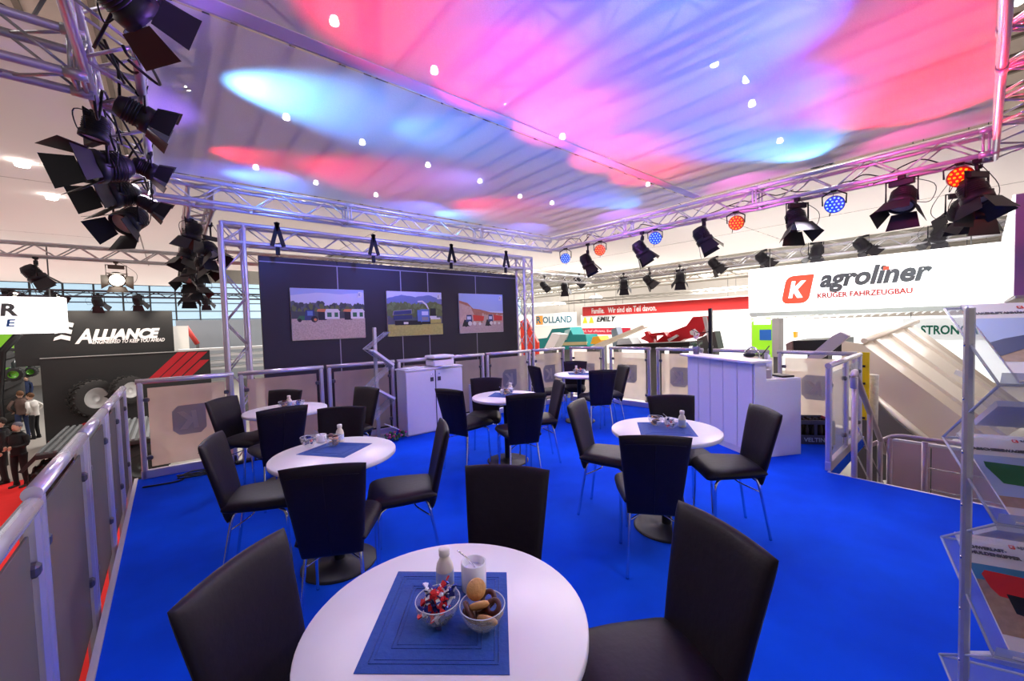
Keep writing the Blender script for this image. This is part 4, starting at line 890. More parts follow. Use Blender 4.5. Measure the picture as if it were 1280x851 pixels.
for k, (u, v, x, li) in enumerate([(955, 325, 13, 0), (1020, 317, 13, 0), (1080, 309, 13, 0), (1172, 297, 13, 0), (895, 332, 13, 1), (850, 349, 13, 0), (812, 352, 13, 0), (780, 357, 13, 1), (724, 352, 13, 0), (706, 360, 13, 0), (681, 358, 13, 0)]):
    p = at(u, v, 0, x); fresnel('small %s spotlight on the far right truss, number %s from the near end' % ('lit' if li else 'dark', ['five', 'four', 'three', 'one', 'six', 'seven', 'eight', 'nine', 'ten', 'eleven', 'twelve'][k]), p, (.5, .3 if k % 2 else -.6, -.9), lit=li, s=1.35, hang=p.z+.45, group='small spotlights on the far right truss')

# ================================================================ SIGNS
glow = mat('lightbox_white', (1, 1, 1), .4, emit=1.15)
def signbox(name, label, a, b, z0, z1, depth, face, m=glow):
    """front face from a to b (left to right as seen)"""
    A, B = Vector((*a, 0)), Vector((*b, 0)); d = (B-A); L = d.length; t = d.normalized(); n = t.cross(Vector((0, 0, 1)))
    root = thing(name, label, 'sign')
    q = MB(); q.prism([(0, z0), (L, z0), (L, z1), (0, z1)], A, t, (0, 0, 1), -n*depth); q.build('sign_box', m, root)
    return root, A, t, n, L
sg, A, t, n, L = signbox('hanging_sign', 'large white illuminated agroliner sign above the stairs', (12.6, 4.34), (12.6, -.28), 1.68, 2.90, .5, None)
dgr = mat('sign_darkgrey', (.13, .16, .17), .5); ored = mat('sign_red', (.85, .12, .06), .5, emit=.35)
def onp(u, v, x): p = at(u, v, 0, x); return (4.34-p.y), p.z
def sgt(body, u0, v0, u1, v1, m, **k):
    x0, z0 = onp(u0, v1, 12.6); x1, z1 = onp(u1, v0, 12.6)
    return x0, z0, x1, z1
kx0, kz0 = onp(979, 380, 12.6); kx1, _ = onp(1018, 375, 12.6); _, kz1 = onp(1000, 344, 12.6)
hW = kx1-kx0; hH = kz1-kz0
def rr(w, h, r): 
    out = []
    for cx, cy, a0 in ((w-r, r, -90), (w-.01, h-.01, 0), (r, h-r, 90), (.0+r, r, 180)):
        rad = r if (cx, cy) != (w-.01, h-.01) else .01
        for k in range(5): a = math.radians(a0+k*22.5); out.append((cx+rad*math.cos(a), cy+rad*math.sin(a)))
    return out
bp = [(x+.18*y-.05, y) for x, y in rr(hW*.88, hH, .16)]
org_ = A + t*kx0 + Vector((0, 0, kz0))
q = MB(); q.prism(bp, org_+n*.012, t, (0, 0, 1), -n*.012); q.build('logo_badge', ored, sg)
q = MB(); q.prism(Kglyph(.18*hW, .20*hH, .46*hW, .6*hH, slant=.25), org_+n*.02, t, (0, 0, 1), -n*.008); q.build('logo_letter', glow, sg)
x0, z0 = onp(1025, 360, 12.6); x1, _ = onp(1166, 345, 12.6)
text('agroliner', dgr, sg, A+t*x0+Vector((0, 0, z0-.13)), t, (0, 0, 1), width=x1-x0, height=.58, bold=.04, shear=.25, off=.012)
xd, zd = onp(1108, 334, 12.6)
q = MB(); q.box(A+t*xd+n*.018+Vector((0, 0, zd-.02)), (.02, .10, .08)); q.build('letter_dot', ored, sg)
x0, z0 = onp(1022, 373, 12.6); x1, _ = onp(1141, 363, 12.6)
text('KRÜGER FAHRZEUGBAU', mat('sign_red_flat', (.6, .04, .03), .5), sg, A+t*x0+Vector((0, 0, z0-.0)), t, (0, 0, 1), width=x1-x0, height=.16, bold=.03, off=.02)
# second sign box nearer at the right edge
sg2 = thing('hanging_sign', 'tall sign box at the right edge, its narrow white side facing the room', 'sign')
q = MB(); q.prism([(12.35, 1.70), (7.8, 1.72), (7.8, 2.93), (12.35, 2.93)], (0, -.235, 0), (1, 0, 0), (0, 0, 1), (0, .02, 0)); q.build('side_face', glow, sg2)
MB().box((7.82, -1.75, 2.325), (.04, 3.02, 1.21)).build('front_face', mat('purple_lit_panel', (.40, .18, .45), .5), sg2)  # purple light put into the face colour
MB().box((10.0, -1.0, 1.70), (4.4, 1.5, .03)).build('bottom_board', mat('board_grey', (.35, .33, .35), .6), sg2)
# left light box
lb_, A2, t2, n2, L2 = signbox('hanging_sign', 'white illuminated sign at the left edge ending in R and E', (-3.6, 12), (-1.58, 12), 1.64, 2.35, .3, None)
text('R', dgr, lb_, A2+t2*(-2.38+3.6-.02)+Vector((0, 0, 1.98)), t2, (0, 0, 1), width=.22, height=.24, bold=.04, off=.006, shear=.1)
text('E', mat('sign_blue', (.02, .12, .45), .5), lb_, A2+t2*(-2.38+3.6+.04)+Vector((0, 0, 1.78)), t2, (0, 0, 1), width=.12, height=.14, bold=.03, off=.006, shear=.15)
text('GRUBBE', dgr, lb_, A2+t2*.05+Vector((0, 0, 1.98)), t2, (0, 0, 1), width=.9, height=.24, bold=.04, off=.006, shear=.1) if False else None

# ================================================================ LEFT BACKGROUND
YA = 24.0
def az(u, v, y=YA): return at(u, v, 1, y)
al = thing('exhibitor_wall', 'big black tyre maker wall with white ALLIANCE lettering', 'wall')
blk = mat('wall_black', (.014, .015, .016), .6, noise=.1, nscale=.6)
tl_ = az(72, 388); tr_ = az(215, 388); ml = az(215, 442); bl = az(50, 448)
MB().box(((tl_.x-1.2+tr_.x)/2, YA+.6, (tl_.z+ml.z)/2-.1), (tr_.x-tl_.x+1.2, 1.0, tl_.z-ml.z+.2)).build('upper_panel', blk, al)
lx = bl.x; rx = az(262, 440).x; lz = bl.z
MB().box(((lx+rx)/2, YA+.5, (lz+HF)/2), (rx-lx, 1.1, lz-HF)).build('lower_panel', blk, al)
MB().box(((lx+rx)/2, YA-.06, lz+.0), (rx-lx, .03, .035)).build('edge_strip', mat('strip', (.35, .35, .35), .5), al)
a0 = az(93, 430); a1 = az(201, 430); hh = az(100, 411).z-a0.z
text('A', whitep, al, (a0.x, YA+.09, a0.z), (1, 0, 0), (0, 0, 1), width=(a1.x-a0.x)*.19, height=hh, bold=.03, shear=.3)
text('LLIANCE', whitep, al, (a0.x+(a1.x-a0.x)*.19, YA+.09, a0.z+hh*.2), (1, 0, 0), (0, 0, 1), width=(a1.x-a0.x)*.81, height=hh*.76, bold=.06, shear=.3)
b0 = az(115, 430); b1 = az(206, 425); text('ENGINEERED TO KEEP YOU AHEAD', whitep, al, (b0.x, YA+.09, b0.z), (1, 0, 0), (0, 0, 1), width=b1.x-b0.x, height=.16, bold=.03, shear=.3)
f0 = az(66, 426); q = MB(); px_ = (az(94, 426).x-f0.x); 
for k in range(3):
    q.prism([(.08*k, .27*k), (.35+.06*k, .27*k+.07), (.75+.08*k, .27*k-.02), (.80+.09*k, .27*k+.15), (.38+.08*k, .27*k+.24), (.07+.08*k, .27*k+.13)], (f0.x, YA+.09, f0.z), (px_, 0, 0), (0, 0, 1), (0, -.02, 0))
q.build('wing_mark', whitep, al)
rstr = mat('stripe_red', (.42, .01, .02), .5)
for k in range(4):
    f_ = 1 if k < 3 else .7; s0, s1 = az(186+13*k, 473), az(186+13*k+36*f_, 473-33*f_); wd = .34
    q = MB(); q._add([(s0.x, YA-.06, s0.z), (s0.x+wd, YA-.06, s0.z), (s1.x+wd, YA-.06, s1.z), (s1.x, YA-.06, s1.z)], [(0, 1, 2, 3)]); q.build('red_stripe', rstr, al)
for k in range(3):
    s0, s1 = az(60+8*k, 552+2*k), az(105+6*k, 528+5*k)
    q = MB(); q._add([(s0.x, YA-.07, s0.z), (s0.x+.5, YA-.07, s0.z), (s1.x+.3, YA-.07, s1.z), (s1.x, YA-.07, s1.z)], [(0, 1, 2, 3)]); q.build('red_stripe', rstr, al)
def wheel(parent, c, r, wdt, axis, rim, treads=22, nm='wheel'):
    x, y, z = basis(Vector(axis)); M = Matrix((x, y, z)).transposed(); c = Vector(c)
    tyre = mat('tyre_rubber', (.022, .020, .020), .7, noise=.3, nscale=8)
    w = MB().lathe([(r*.55, -wdt*.5), (r*.88, -wdt*.52), (r*.96, -wdt*.42), (r*.97, wdt*.42), (r*.88, wdt*.52), (r*.55, wdt*.5)], 40, M, c).build(nm, tyre, parent)
    q = MB()
    for k in range(treads):
        a = 2*math.pi*k/treads
        for s in (-1, 1):
            aa = a+(math.pi/treads if s > 0 else 0); Rm = M @ Matrix.Rotation(aa, 3, 'Z') @ Matrix.Rotation(s*.5, 3, 'X')
            q.box(c + M @ (Matrix.Rotation(aa, 3, 'Z') @ Vector((r*.97, 0, s*wdt*.24))), (r*.07, r*.10, wdt*.52), Rm)
    q.build('tread_lugs', tyre, w)
    MB().lathe([(.001, wdt*.28), (r*.16, wdt*.30), (r*.18, wdt*.36), (r*.3, wdt*.2), (r*.48, wdt*.42), (r*.56, wdt*.48), (r*.56, wdt*.40)], 32, M, c).build('rim', rim, w)
    return w
rimw = mat('rim_white', (.55, .55, .55), .4, .3)
c_ = az(117, 497); wheel(al, (c_.x, YA-.12, c_.z), .78, .45, (.75, -1, 0), rimw, nm='tyre_display')
c_ = az(160, 487); wheel(al, (c_.x, YA-.12, c_.z), .62, .4, (.75, -1, 0), rimw, nm='tyre_display')
# lamps along the top of the wall, on a thin truss
truss('thin truss with downlights above the black tyre maker wall', (-6, 20, 3.02), (6, 20, 3.02), size=.2, rc=.03, stuff=True, m=dk)
for k, (u, v) in enumerate([(15, 368), (68, 371), (123, 379), (173, 377), (258, 377)]):
    p = at(u, v, 1, 20); fresnel('small spotlight over the black tyre wall, %s from the left' % ['first', 'second', 'third', 'fourth', 'fifth'][k], p, (.2, .6, -.9) if k > 1 else (.6, -.4, -.5), s=1.3, hang=3.0, lit=k < 2, group='small spotlights over the black tyre wall')
for u in (95, 150, 210):
    p = az(u, 384); lamp('SPOT', 'wall_wash', (p.x, YA-.8, p.z+.5), 160, (1, .85, .7), (p.x, YA+.1, p.z-1.0), .05, 75, .8)
# green exhibitor panel
gp = thing('exhibitor_wall', 'bright green exhibitor panel with white lettering under the left sign', 'wall'); YG = 35
p0, p1 = at(-30, 450, 1, YG), at(41, 412, 1, YG)
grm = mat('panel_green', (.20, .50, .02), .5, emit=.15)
MB().box(((p0.x+p1.x)/2, YG+.1, (p0.z+p1.z)/2), (p1.x-p0.x, .2, p1.z-p0.z+.4)).build('panel', grm, gp)
for tx, v0 in (('DEUTZ', 440), ('FAHR', 446)):
    a = at(4 if tx == 'DEUTZ' else 8, v0, 1, YG); a2 = at(30 if tx == 'DEUTZ' else 27, v0, 1, YG)
    text(tx, whitep, gp, (a.x, YG-.01, a.z), (1, 0, 0), (0, 0, 1), width=a2.x-a.x, height=.32, bold=.03)
q = MB(); q.tube([at(24, 417, 1, 22), at(2, 440, 1, 22), at(-2, 500, 1, 22), Vector((at(-2, 500, 1, 22).x, 22, HF))], .11, 8); tag(q.build('crane_arm', blackm), 'black bent loader arm in front of the green panel', 'machine arm')
# green machines far left
def blob_machine(label, u0, v0, u1, v1, y, m1, m2, seed):
    rn = random.Random(seed); root = thing('tractor', label, 'tractor'); a, c = at(u0, v1, 1, y), at(u1, v0, 1, y); W = c.x-a.x; H_ = c.z-a.z
    MB().box((a.x+W*.35, y, a.z+H_*.45), (W*.55, 1.2, H_*.35), bev=.1).build('hood', m1, root)
    MB().box((a.x+W*.75, y, a.z+H_*.65), (W*.4, 1.3, H_*.6), bev=.12).build('cab', m2, root)
    wheel(root, (a.x+W*.2, y-.7, a.z+H_*.2), H_*.22, .3, (0, -1, 0), m1, 14); wheel(root, (a.x+W*.75, y-.7, a.z+H_*.3), H_*.32, .4, (0, -1, 0), m1, 14)
gm = mat('tractor_green', (.12, .42, .03), .3, coat=.5); gd = mat('cab_dark', (.03, .04, .04), .2)
blob_machine('green tractor far back at the left edge', 8, 448, 28, 475, 27, gm, gd, 1)
blob_machine('second green tractor far back beside the black wall', 26, 450, 48, 470, 32, gm, gd, 2)
tw = thing('giant_tyre', 'huge brown-black tractor tyre at the left edge', 'tyre'); cw = at(-12, 524, 1, 30); cw.z = HF+2.0; wheel(tw, cw, 2.0, 1.6, (1, .35, 0), mat('rim_dark', (.05, .04, .04), .5), 18)
# low trailer with ribbed deck next to the platform
TRY = 8.2
tra = thing('flatbed_trailer', 'dark low trailer with ribbed deck beside the left railing', 'trailer')
dp = [at(40, 576, 2, -1.75), at(96, 543, 2, -1.75)]
tz = -1.75; c0 = at(30, 578, 2, tz); c1 = at(100, 548, 2, tz)
dk_ = mat('trailer_black', (.02, .02, .022), .5); dkd = mat('deck_grey', (.16, .17, .18), .5, .4)
tz = -1.36; TX = -1.55; TY = 17.3
MB().box((TX, TY, tz-.08), (2.3, 4.0, .12), bev=.02).build('deck', dk_, tra)
for k in range(16): MB().box((TX-1.1+k*.145, TY, tz), (.07, 3.95, .05)).build('deck_rib', dkd, tra)
MB().prism([(-.05, -.05), (.26, -.42), (.33, -.38), (.02, .0)], (TX-1.12, TY-1.95, tz), (-1, 0, 0), (0, 0, 1), (0, 1.1, 0)).build('mudguard', dk_, tra)
for dx in (-.72, .72): wheel(tra, (TX+dx, TY-1.5, HF+.66), .66, .42, (.35, -.93, 0), mat('rim_black', (.015, .015, .015), .5), 20)
MB().box((TX, TY+.2, tz-.4), (1.0, 3.4, .3)).build('chassis', dk_, tra)
# red carpet area
tag(MB().box((-5.2, 10.8, HF+.01), (9.0, 17.0, .02)).build('red_carpet', mat('red_carpet', (.75, .008, .008), .9, noise=.1, nscale=3)), 'bright red carpet on the hall floor left of the platform', 'carpet')
# people
skin = mat('skin', (.55, .33, .24), .6)
def person(label, u, v, y, facing, top, legs, hair, s=1.0, arms='hip', lean=0):
    p = at(u, v, 2, HF) if y is None else Vector((at(u, v, 1, y).x, y, HF))
    root = thing('person', label, 'person', p, facing)
    root.scale = (s, s, s)
    def skinned(name, pts, edges, rad, m):
        me = bpy.data.meshes.new(name); me.from_pydata(pts, edges, []); o = link(name, me, root)
        sk = o.modifiers.new('skin', 'SKIN'); 
        for i, r in enumerate(rad): me.skin_vertices[0].data[i].radius = (r, r) if not isinstance(r, tuple) else r
        me.skin_vertices[0].data[0].use_root = True
        ss = o.modifiers.new('sub', 'SUBSURF'); ss.levels = ss.render_levels = 1; me.materials.append(m); return o
    if not hasattr(bpy.types.Mesh, 'skin_vertices'): pass
    def chain(q, P_, rs): q.tube(spline(P_, 4), 0, 10, True, [rs[min(int(i/4), len(rs)-2)]*(1-(i % 4)/4)+rs[min(int(i/4)+1, len(rs)-1)]*((i % 4)/4) for i in range((len(P_)-1)*4+1)])
    # continuous body: torso and neck and head and limbs overlapping inside one mesh
    q = MB(); q.mi = 0
    chain(q, [(0, 0, .88), (0, .01, 1.05), (0, .0+lean*.4, 1.25), (0, lean*.8, 1.42), (0, lean, 1.50)], [.15, .14, .18, .15, .06])
    for sx in (-1, 1):
        if arms == 'hip': chain(q, [(sx*.18, lean*.8, 1.40), (sx*.33, -.06, 1.20), (sx*.19, .06, 1.03)], [.06, .045, .03])
        elif arms == 'front': chain(q, [(sx*.18, lean*.8, 1.40), (sx*.24, .05, 1.16), (sx*.08, .24, 1.12)], [.06, .045, .03])
        else: chain(q, [(sx*.18, lean*.8, 1.40), (sx*.24, 0, 1.14), (sx*.24, .06, .88)], [.06, .045, .03])
    q.mi = 1
    for sx in (-1, 1):
        chain(q, [(sx*.09, 0, .92), (sx*.11, .02, .50), (sx*.12, -.02, .07)], [.095, .065, .045]); q.mi = 3; q.box((sx*.12, .05, .035), (.09, .26, .07), bev=.02); q.mi = 1
    q.mi = 2; q.ball((0, lean+.01, 1.62), .10, 14, (.85, 1, 1.2)); chain(q, [(0, lean, 1.46), (0, lean, 1.56)], [.055, .05])
    q.ball((0, lean+.115, 1.61), .018, 6)
    for sx in (-1, 1):
        hp = {'hip': (sx*.17, .08, 1.0), 'front': (sx*.05, .27, 1.12)}.get(arms, (sx*.24, .07, .82))
        q.ball(hp, .045, 8, (.7, 1, 1.2))
        q.ball((sx*.088, lean, 1.61), .022, 6, (.5, 1, 1.3))
        for f in range(4): q.tube([Vector(hp)+Vector((0, .01, -.02)), Vector(hp)+Vector((-.03+.018*f, .05, -.06))], .009, 5)
    q.build('body', [top, legs, skin, blackm], root)
    h = MB(); h.ball((0, lean-.015, 1.66), .108, 14, (.88, 1, 1.0)); h.build('hair', hair, root)
    return root
navy = mat('cloth_navy', (.02, .03, .08), .9); wsh = mat('cloth_white', (.70, .66, .62), .9); brn = mat('cloth_brown', (.10, .06, .05), .9); blk2 = mat('cloth_black', (.012, .012, .014), .9); hairb = mat('hair_brown', (.12, .05, .02), .8); hairk = mat('hair_dark', (.02, .015, .012), .8); red2 = mat('cloth_red', (.5, .05, .03), .9); grn2 = mat('cloth_green', (.05, .25, .08), .9)
person('person in a dark vest and white sleeves, hands on hips, standing near the black wall', 30, 548, None, .5, brn, navy, hairb, 1.2, 'hip', .05)
person('person in a white shirt standing right of the one with dark vest', 45, 548, None, 1.2, wsh, blk2, hairb, 1.15, 'hip', .08)
person('person in black with a grey cap, arms folded, in front of the others', 27, 608, None, 2.6, blk2, blk2, mat('cap_grey', (.12, .12, .16), .8), 1.1, 'front')
person('person in dark clothes cut off by the left edge', 6, 604, None, 1.9, blk2, blk2, hairk, 1.15, 'down')
for k, (u, v, y, t_, lb) in enumerate([(10, 480, 40, wsh, 'light-grey top'), (20, 480, 42, grn2, 'green top'), (33, 480, 38, navy, 'navy top'), (26, 470, 39, red2, 'red jacket')]):
    person('distant visitor in a %s at the left, in front of the green tractors' % lb, u, v, y, k*1.3, t_, blk2, hairk, 1.2, 'down', 0)
# clutter right of the black wall
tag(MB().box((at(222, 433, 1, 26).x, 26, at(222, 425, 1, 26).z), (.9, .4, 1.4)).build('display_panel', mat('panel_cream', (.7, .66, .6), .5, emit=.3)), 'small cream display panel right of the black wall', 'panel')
tag(MB().tube([at(232, 408, 1, 26), at(247, 430, 1, 26)], .11, 8).build('boom_arm', mat('arm_red', (.55, .05, .04), .5)), 'red and blue raised boom beyond the black wall', 'machine arm')
sh = thing('white_stall', 'pale stall with shelves behind the left portal tower', 'stall')
for v in (438, 446, 455, 463):
    a = at(240, v, 1, 24); c = at(330, v, 1, 24); MB().box(((a.x+c.x)/2, 24.6, a.z), (c.x-a.x+1, .8, .12)).build('shelf', mat('stall_white', (.55, .55, .55), .5), sh)
a = at(250, 400, 1, 27); c = at(330, 470, 1, 27); MB().box(((a.x+c.x)/2+.5, 27, (a.z+c.z)/2), (c.x-a.x+3, .2, a.z-c.z)).build('back_panel', mat('stall_grey', (.30, .33, .36), .5), sh)

# ================================================================ RIGHT BACKGROUND
XB = 26.0
def ax(u, v, x=XB): return at(u, v, 0, x)
def board(name, label, cat, u0, v0, u1, v1, x, m, thick=.15, vt1=None, vb1=None):
    """board on plane x; corners by its left/right edges"""
    a, b_ = ax(u0, v0, x), ax(u1, vt1 if vt1 is not None else v0, x); c, d_ = ax(u0, v1, x), ax(u1, vb1 if vb1 is not None else v1, x)
    zt = (a.z+b_.z)/2; zb = (c.z+d_.z)/2
    root = thing(name, label, cat, (x, a.y, zb))
    MB().box((thick/2, -(a.y-b_.y)/2, (zt-zb)/2), (thick, a.y-b_.y, zt-zb)).build('board', m, root)
    return root, a.y-b_.y, zt-zb
redb = mat('banner_red', (.62, .03, .03), .5)
bn, W, H_ = board('hanging_banner', 'long red banner reading Familie. Wir sind ein Teil davon.', 'banner', 728, 383, 938, 395.5, 22, redb, vt1=371, vb1=387)
MB().box((.0, -W/2, -.02), (.2, W, .10)).build('white_edge', whitep, bn); MB().box((.0, -W/2, H_+.02), (.2, W, .06)).build('white_edge', whitep, bn)
text('Familie.   Wir sind ein Teil davon.', whitep, bn, (-.0, -W*.075, H_*.25), (0, -1, 0), (0, 0, 1), width=W*.45, height=H_*.55, bold=.02)
bn, W, H_ = board('hanging_sign', 'white ROLLAND sign with orange initial', 'sign', 645, 392, 719, 408, 24, mat('sign_offwhite', (.62, .63, .62), .5, emit=.25))
teal_t = mat('text_teal', (.01, .12, .18), .5)
MB().box((-.004, -W*.43, H_*.5), (.006, W*.12, H_*.7)).build('orange_square', mat('orange_sq', (.85, .32, .05), .5), bn)
text('R', teal_t, bn, (-.01, -W*.38, H_*.25), (0, -1, 0), (0, 0, 1), width=W*.08, height=H_*.55, bold=.03)
text('OLLAND', teal_t, bn, (-.005, -W*.49, H_*.25), (0, -1, 0), (0, 0, 1), width=W*.46, height=H_*.5, bold=.02)
bn, W, H_ = board('hanging_sign', 'white EMILY sign with yellow mark, below the red banner', 'sign', 726, 393, 775, 407, 26, mat('sign_offwhite', (.62, .63, .62), .5, emit=.25))
text('EMILY', blackpr, bn, (-.005, -W*.42, H_*.35), (0, -1, 0), (0, 0, 1), width=W*.5, height=H_*.5, bold=.04, shear=.3)
for k, f_ in ((0, .05), (1, .22)): MB().prism([(0, 0), (W*.13, 0), (W*.07, 1.0)], (-.01, -W*f_, H_*.25), (0, -1, 0), (0, 0, .7), (-.01, 0, 0)).build('yellow_mark', mat('mark_yellow', (.85, .55, .02), .5), bn)
bn, W, H_ = board('hanging_banner', 'narrow dark red banner under the ROLLAND sign', 'banner', 711, 410, 787, 418, 28, mat('banner_darkred', (.40, .01, .03), .5))
text('stabil, mobil, hof effizienz. Evolution', mat('pinkish', (.7, .5, .5), .5), bn, (-.01, -W*.03, H_*.3), (0, -1, 0), (0, 0, 1), width=W*.85, height=H_*.45)
board('stall_wall', 'bright white stall wall beneath the red banner', 'wall', 776, 392, 938, 450, 30, mat('stall_bright', (.85, .86, .85), .5, emit=.55))  # emission in the material stands in for light on the wall
board('stall_wall', 'pale wall behind the teal machine', 'wall', 640, 408, 776, 450, 31, mat('stall_pale', (.70, .62, .56), .5, emit=.25))  # weak emission lifts this wall in place of light
gb, W, H_ = board('exhibitor_wall', 'lime green stall wall with a blue screen right of the counter', 'wall', 940, 396, 966, 446, 18, mat('lime', (.30, .72, .02), .5, emit=.35))  # emission put into the lime colour to brighten the wall
MB().box((-.02, -W*.66, H_*.55), (.03, W*.55, H_*.26)).build('screen', mat('screen_blue', (.02, .10, .35), .3, emit=.4), gb)
MB().box((-.02, -W*.5, H_*.88), (.03, W*.8, H_*.14)).build('bright_header', glow, gb)
board('hall_column', 'grey square column right of the lime green wall', 'column', 965, 398, 973.5, 446, 16, mat('col_grey', (.48, .45, .46), .6), .5)
board('stall_wall', 'broad white stall wall behind the sign and the tipping trailer', 'wall', 974, 396, 1290, 470, 24, mat('stall_bright2', (.82, .86, .86), .5, emit=.45))  # glows by emission instead of light falling on it
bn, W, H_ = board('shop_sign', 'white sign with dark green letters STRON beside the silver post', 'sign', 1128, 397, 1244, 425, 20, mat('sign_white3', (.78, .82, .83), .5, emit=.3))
text('STRONGA', mat('text_green', (.0, .16, .10), .5), bn, (-.01, -W*.22, H_*.25), (0, -1, 0), (0, 0, 1), width=W*.62, height=H_*.42, bold=.03)
board('gallery_truss', 'pale truss beam running under the large white sign', 'beam', 937, 392, 1250, 398, 15, mat('beam_grey', (.50, .55, .54), .6), .4, vt1=377, vb1=383)
q = MB(); q.tube([at(940, 400, 0, 17)+Vector((0, 0, .08)), at(1240, 382, 0, 17)+Vector((0, 0, .08))], .03, 5)
for k in range(26):
    p = at(945+11*k, 400-k*.65, 0, 17); q.box(p, (.1, .22, .07)); q.tube([p+Vector((0, -.1, .15)), p+Vector((0, .2, -.1))], .02, 4)
tag(q.build('lamp_row', [mat('lamprow', (.8, .82, .8), .5, emit=.6)]), 'row of tiny lamps and brackets under the big sign', 'lamps', kind='stuff')
for k, (x, z, yy0, yy1) in enumerate([(16, 3.75, -4, 22), (20, 3.6, -4, 26), (20, 4.6, -4, 26), (25, 4.3, -4, 32), (25, 5.4, -4, 32), (32, 5.0, -4, 38), (32, 6.4, -4, 38), (40, 6, -4, 44), (40, 4.2, -4, 44)]):
    truss('pale hall truss in the distance on the right, row %s' % ['one', 'two', 'two, upper', 'three', 'three, upper', 'four', 'four, upper', 'five, upper', 'five'][k], (x, yy0, z), (x, yy1, z), size=.35, rc=.06, rb=.03, pitch=.8, stuff=True, m=mat('truss_beige', (.50, .47, .42), .6, .2))
for u, v in [(745, 372), (700, 380), (1152, 355), (995, 349), (920, 380), (880, 345)]:
    p = at(u, v, 0, 23); tag(MB().lathe([(.001, 0), (.45, 0), (.3, .12), (.001, .15)], 16, c=p).build('hall_pendant', ledw), 'flat bright hall lamp in the distance on the right', 'lamp', 'distant bright hall lamps')
# teal machine
XM = 17.0
tm = thing('teal_machine', 'teal baler machine behind the far railing', 'machine'); teal = mat('teal_paint', (.01, .22, .22), .35, coat=.4)
def pp(pts, x, thick, m, parent, name):
    A_ = [at(u, v, 0, x) for u, v in pts]; q = MB(); q._add(A_+[p+Vector((thick, 0, 0)) for p in A_], [tuple(range(len(A_))), tuple(range(len(A_), 2*len(A_)))[::-1]] + [(i, i+len(A_), (i+1) % len(A_)+len(A_), (i+1) % len(A_)) for i in range(len(A_))]); return q.build(name, m, parent)
pp([(668, 424), (684, 422), (690, 411), (712, 409), (716, 418), (732, 418), (735, 436), (668, 438)], XM, 1.0, teal, tm, 'body')
pp([(693, 428), (733, 427), (733, 431), (693, 432)], XM-.05, .1, mat('teal_stripe', (.45, .38, .20), .5), tm, 'stripe')
pp([(706, 413), (712, 411), (707, 425), (703, 425)], XM-.1, .1, mat('teal_light', (.4, .6, .6), .5), tm, 'strut')
tag(pp([(680, 436), (690, 416), (701, 418), (691, 437)], 13, .5, mat('arm_white', (.75, .77, .76), .4), None, 'white_chute'), 'white slanting chute in front of the teal machine', 'chute')
tag(pp([(738, 430), (741, 421), (748, 420), (751, 425), (747, 430)], 17, .8, mat('yellow_paint', (.80, .38, .02), .4), None, 'yellow_machine'), 'small orange-yellow machine behind the far railing', 'machine')
tag(pp([(735, 434), (803, 406), (806, 409), (742, 437)], 14, .3, mat('cream_boom', (.72, .66, .52), .4), None, 'cream_boom'), 'long cream boom slanting above the far railing', 'machine arm')
tag(pp([(764, 412), (770, 409), (773, 420), (771, 434), (766, 434)], 19, .5, mat('greyp', (.2, .24, .3), .4), None, 'grey_machine'), 'slim grey machine behind the cream boom', 'machine')
bkm = thing('dark_trailer', 'low black trailer running behind the far railing', 'trailer')
pp([(770, 431), (862, 427), (862, 433), (770, 436.5)], 12.5, .9, blackm, bkm, 'bed')
pp([(772, 424), (786, 422), (792, 431), (771, 432)], 13, .6, mat('motor_white', (.6, .65, .68), .4), bkm, 'motor_cover')
rm_ = thing('red_machine', 'red farm machine with raised chute behind the counter', 'machine'); redm = mat('machine_red', (.55, .01, .02), .3, coat=.4)
pp([(817, 429), (832, 417), (858, 407), (866, 396), (880, 395), (883, 406), (877, 416), (872, 421), (855, 424), (845, 429)], 14, .4, redm, rm_, 'chute')
pp([(800, 423), (810, 417), (830, 415), (834, 421), (828, 419), (816, 420), (816, 427), (812, 428)], 13.6, .3, redm, rm_, 'fork')
pp([(811, 429), (805, 415), (809, 414), (818, 428)], 13.5, .2, redm, rm_, 'fork_arm')
pp([(834, 424), (846, 418), (848, 420), (836, 427)], 13.9, .05, whitep, rm_, 'white_lettering')
pp([(862, 414), (868, 411), (873, 416), (869, 420), (863, 418)], 13.9, .05, whitep, rm_, 'white_emblem')
pp([(878, 396), (882, 396), (890, 434), (887, 435)], 13.5, .1, mat('ladder', (.55, .5, .48), .4), rm_, 'ladder')
tag(pp([(871, 424), (893, 414), (898, 436), (872, 437)], 15, .5, mat('dark_mach', (.05, .06, .06), .4), None, 'dark_machine'), 'dark machine body right of the red chute', 'machine')
pst = thing('screen_post', 'thin black post standing on the far side of the counter', 'post', (6.1, 2.62, 0)); 
MB().box((0, 0, .85), (.045, .045, 1.7)).build('post', blackm, pst); MB().tube(spline([(0, 0, 1.36), (-.1, .12, 1.34), (-.16, .22, 1.4)], 4), .006, 6).build('cable', blackm, pst)
blc = thing('black_vehicle', 'black vehicle with orange beacon behind the logo railing', 'vehicle')
pp([(990, 426), (1052, 424), (1052, 441), (990, 441)], 14, 1.6, blackm, blc, 'body'); pp([(982, 430), (990, 426), (991, 440), (983, 440)], 13.9, .6, mat('tank_brown', (.20, .12, .12), .4), blc, 'tank')
pp([(991, 414.5), (995.5, 414.5), (994.5, 422), (992, 422)], 14.2, .2, mat('beacon', (.9, .35, .02), .3, emit=.5), blc, 'beacon')
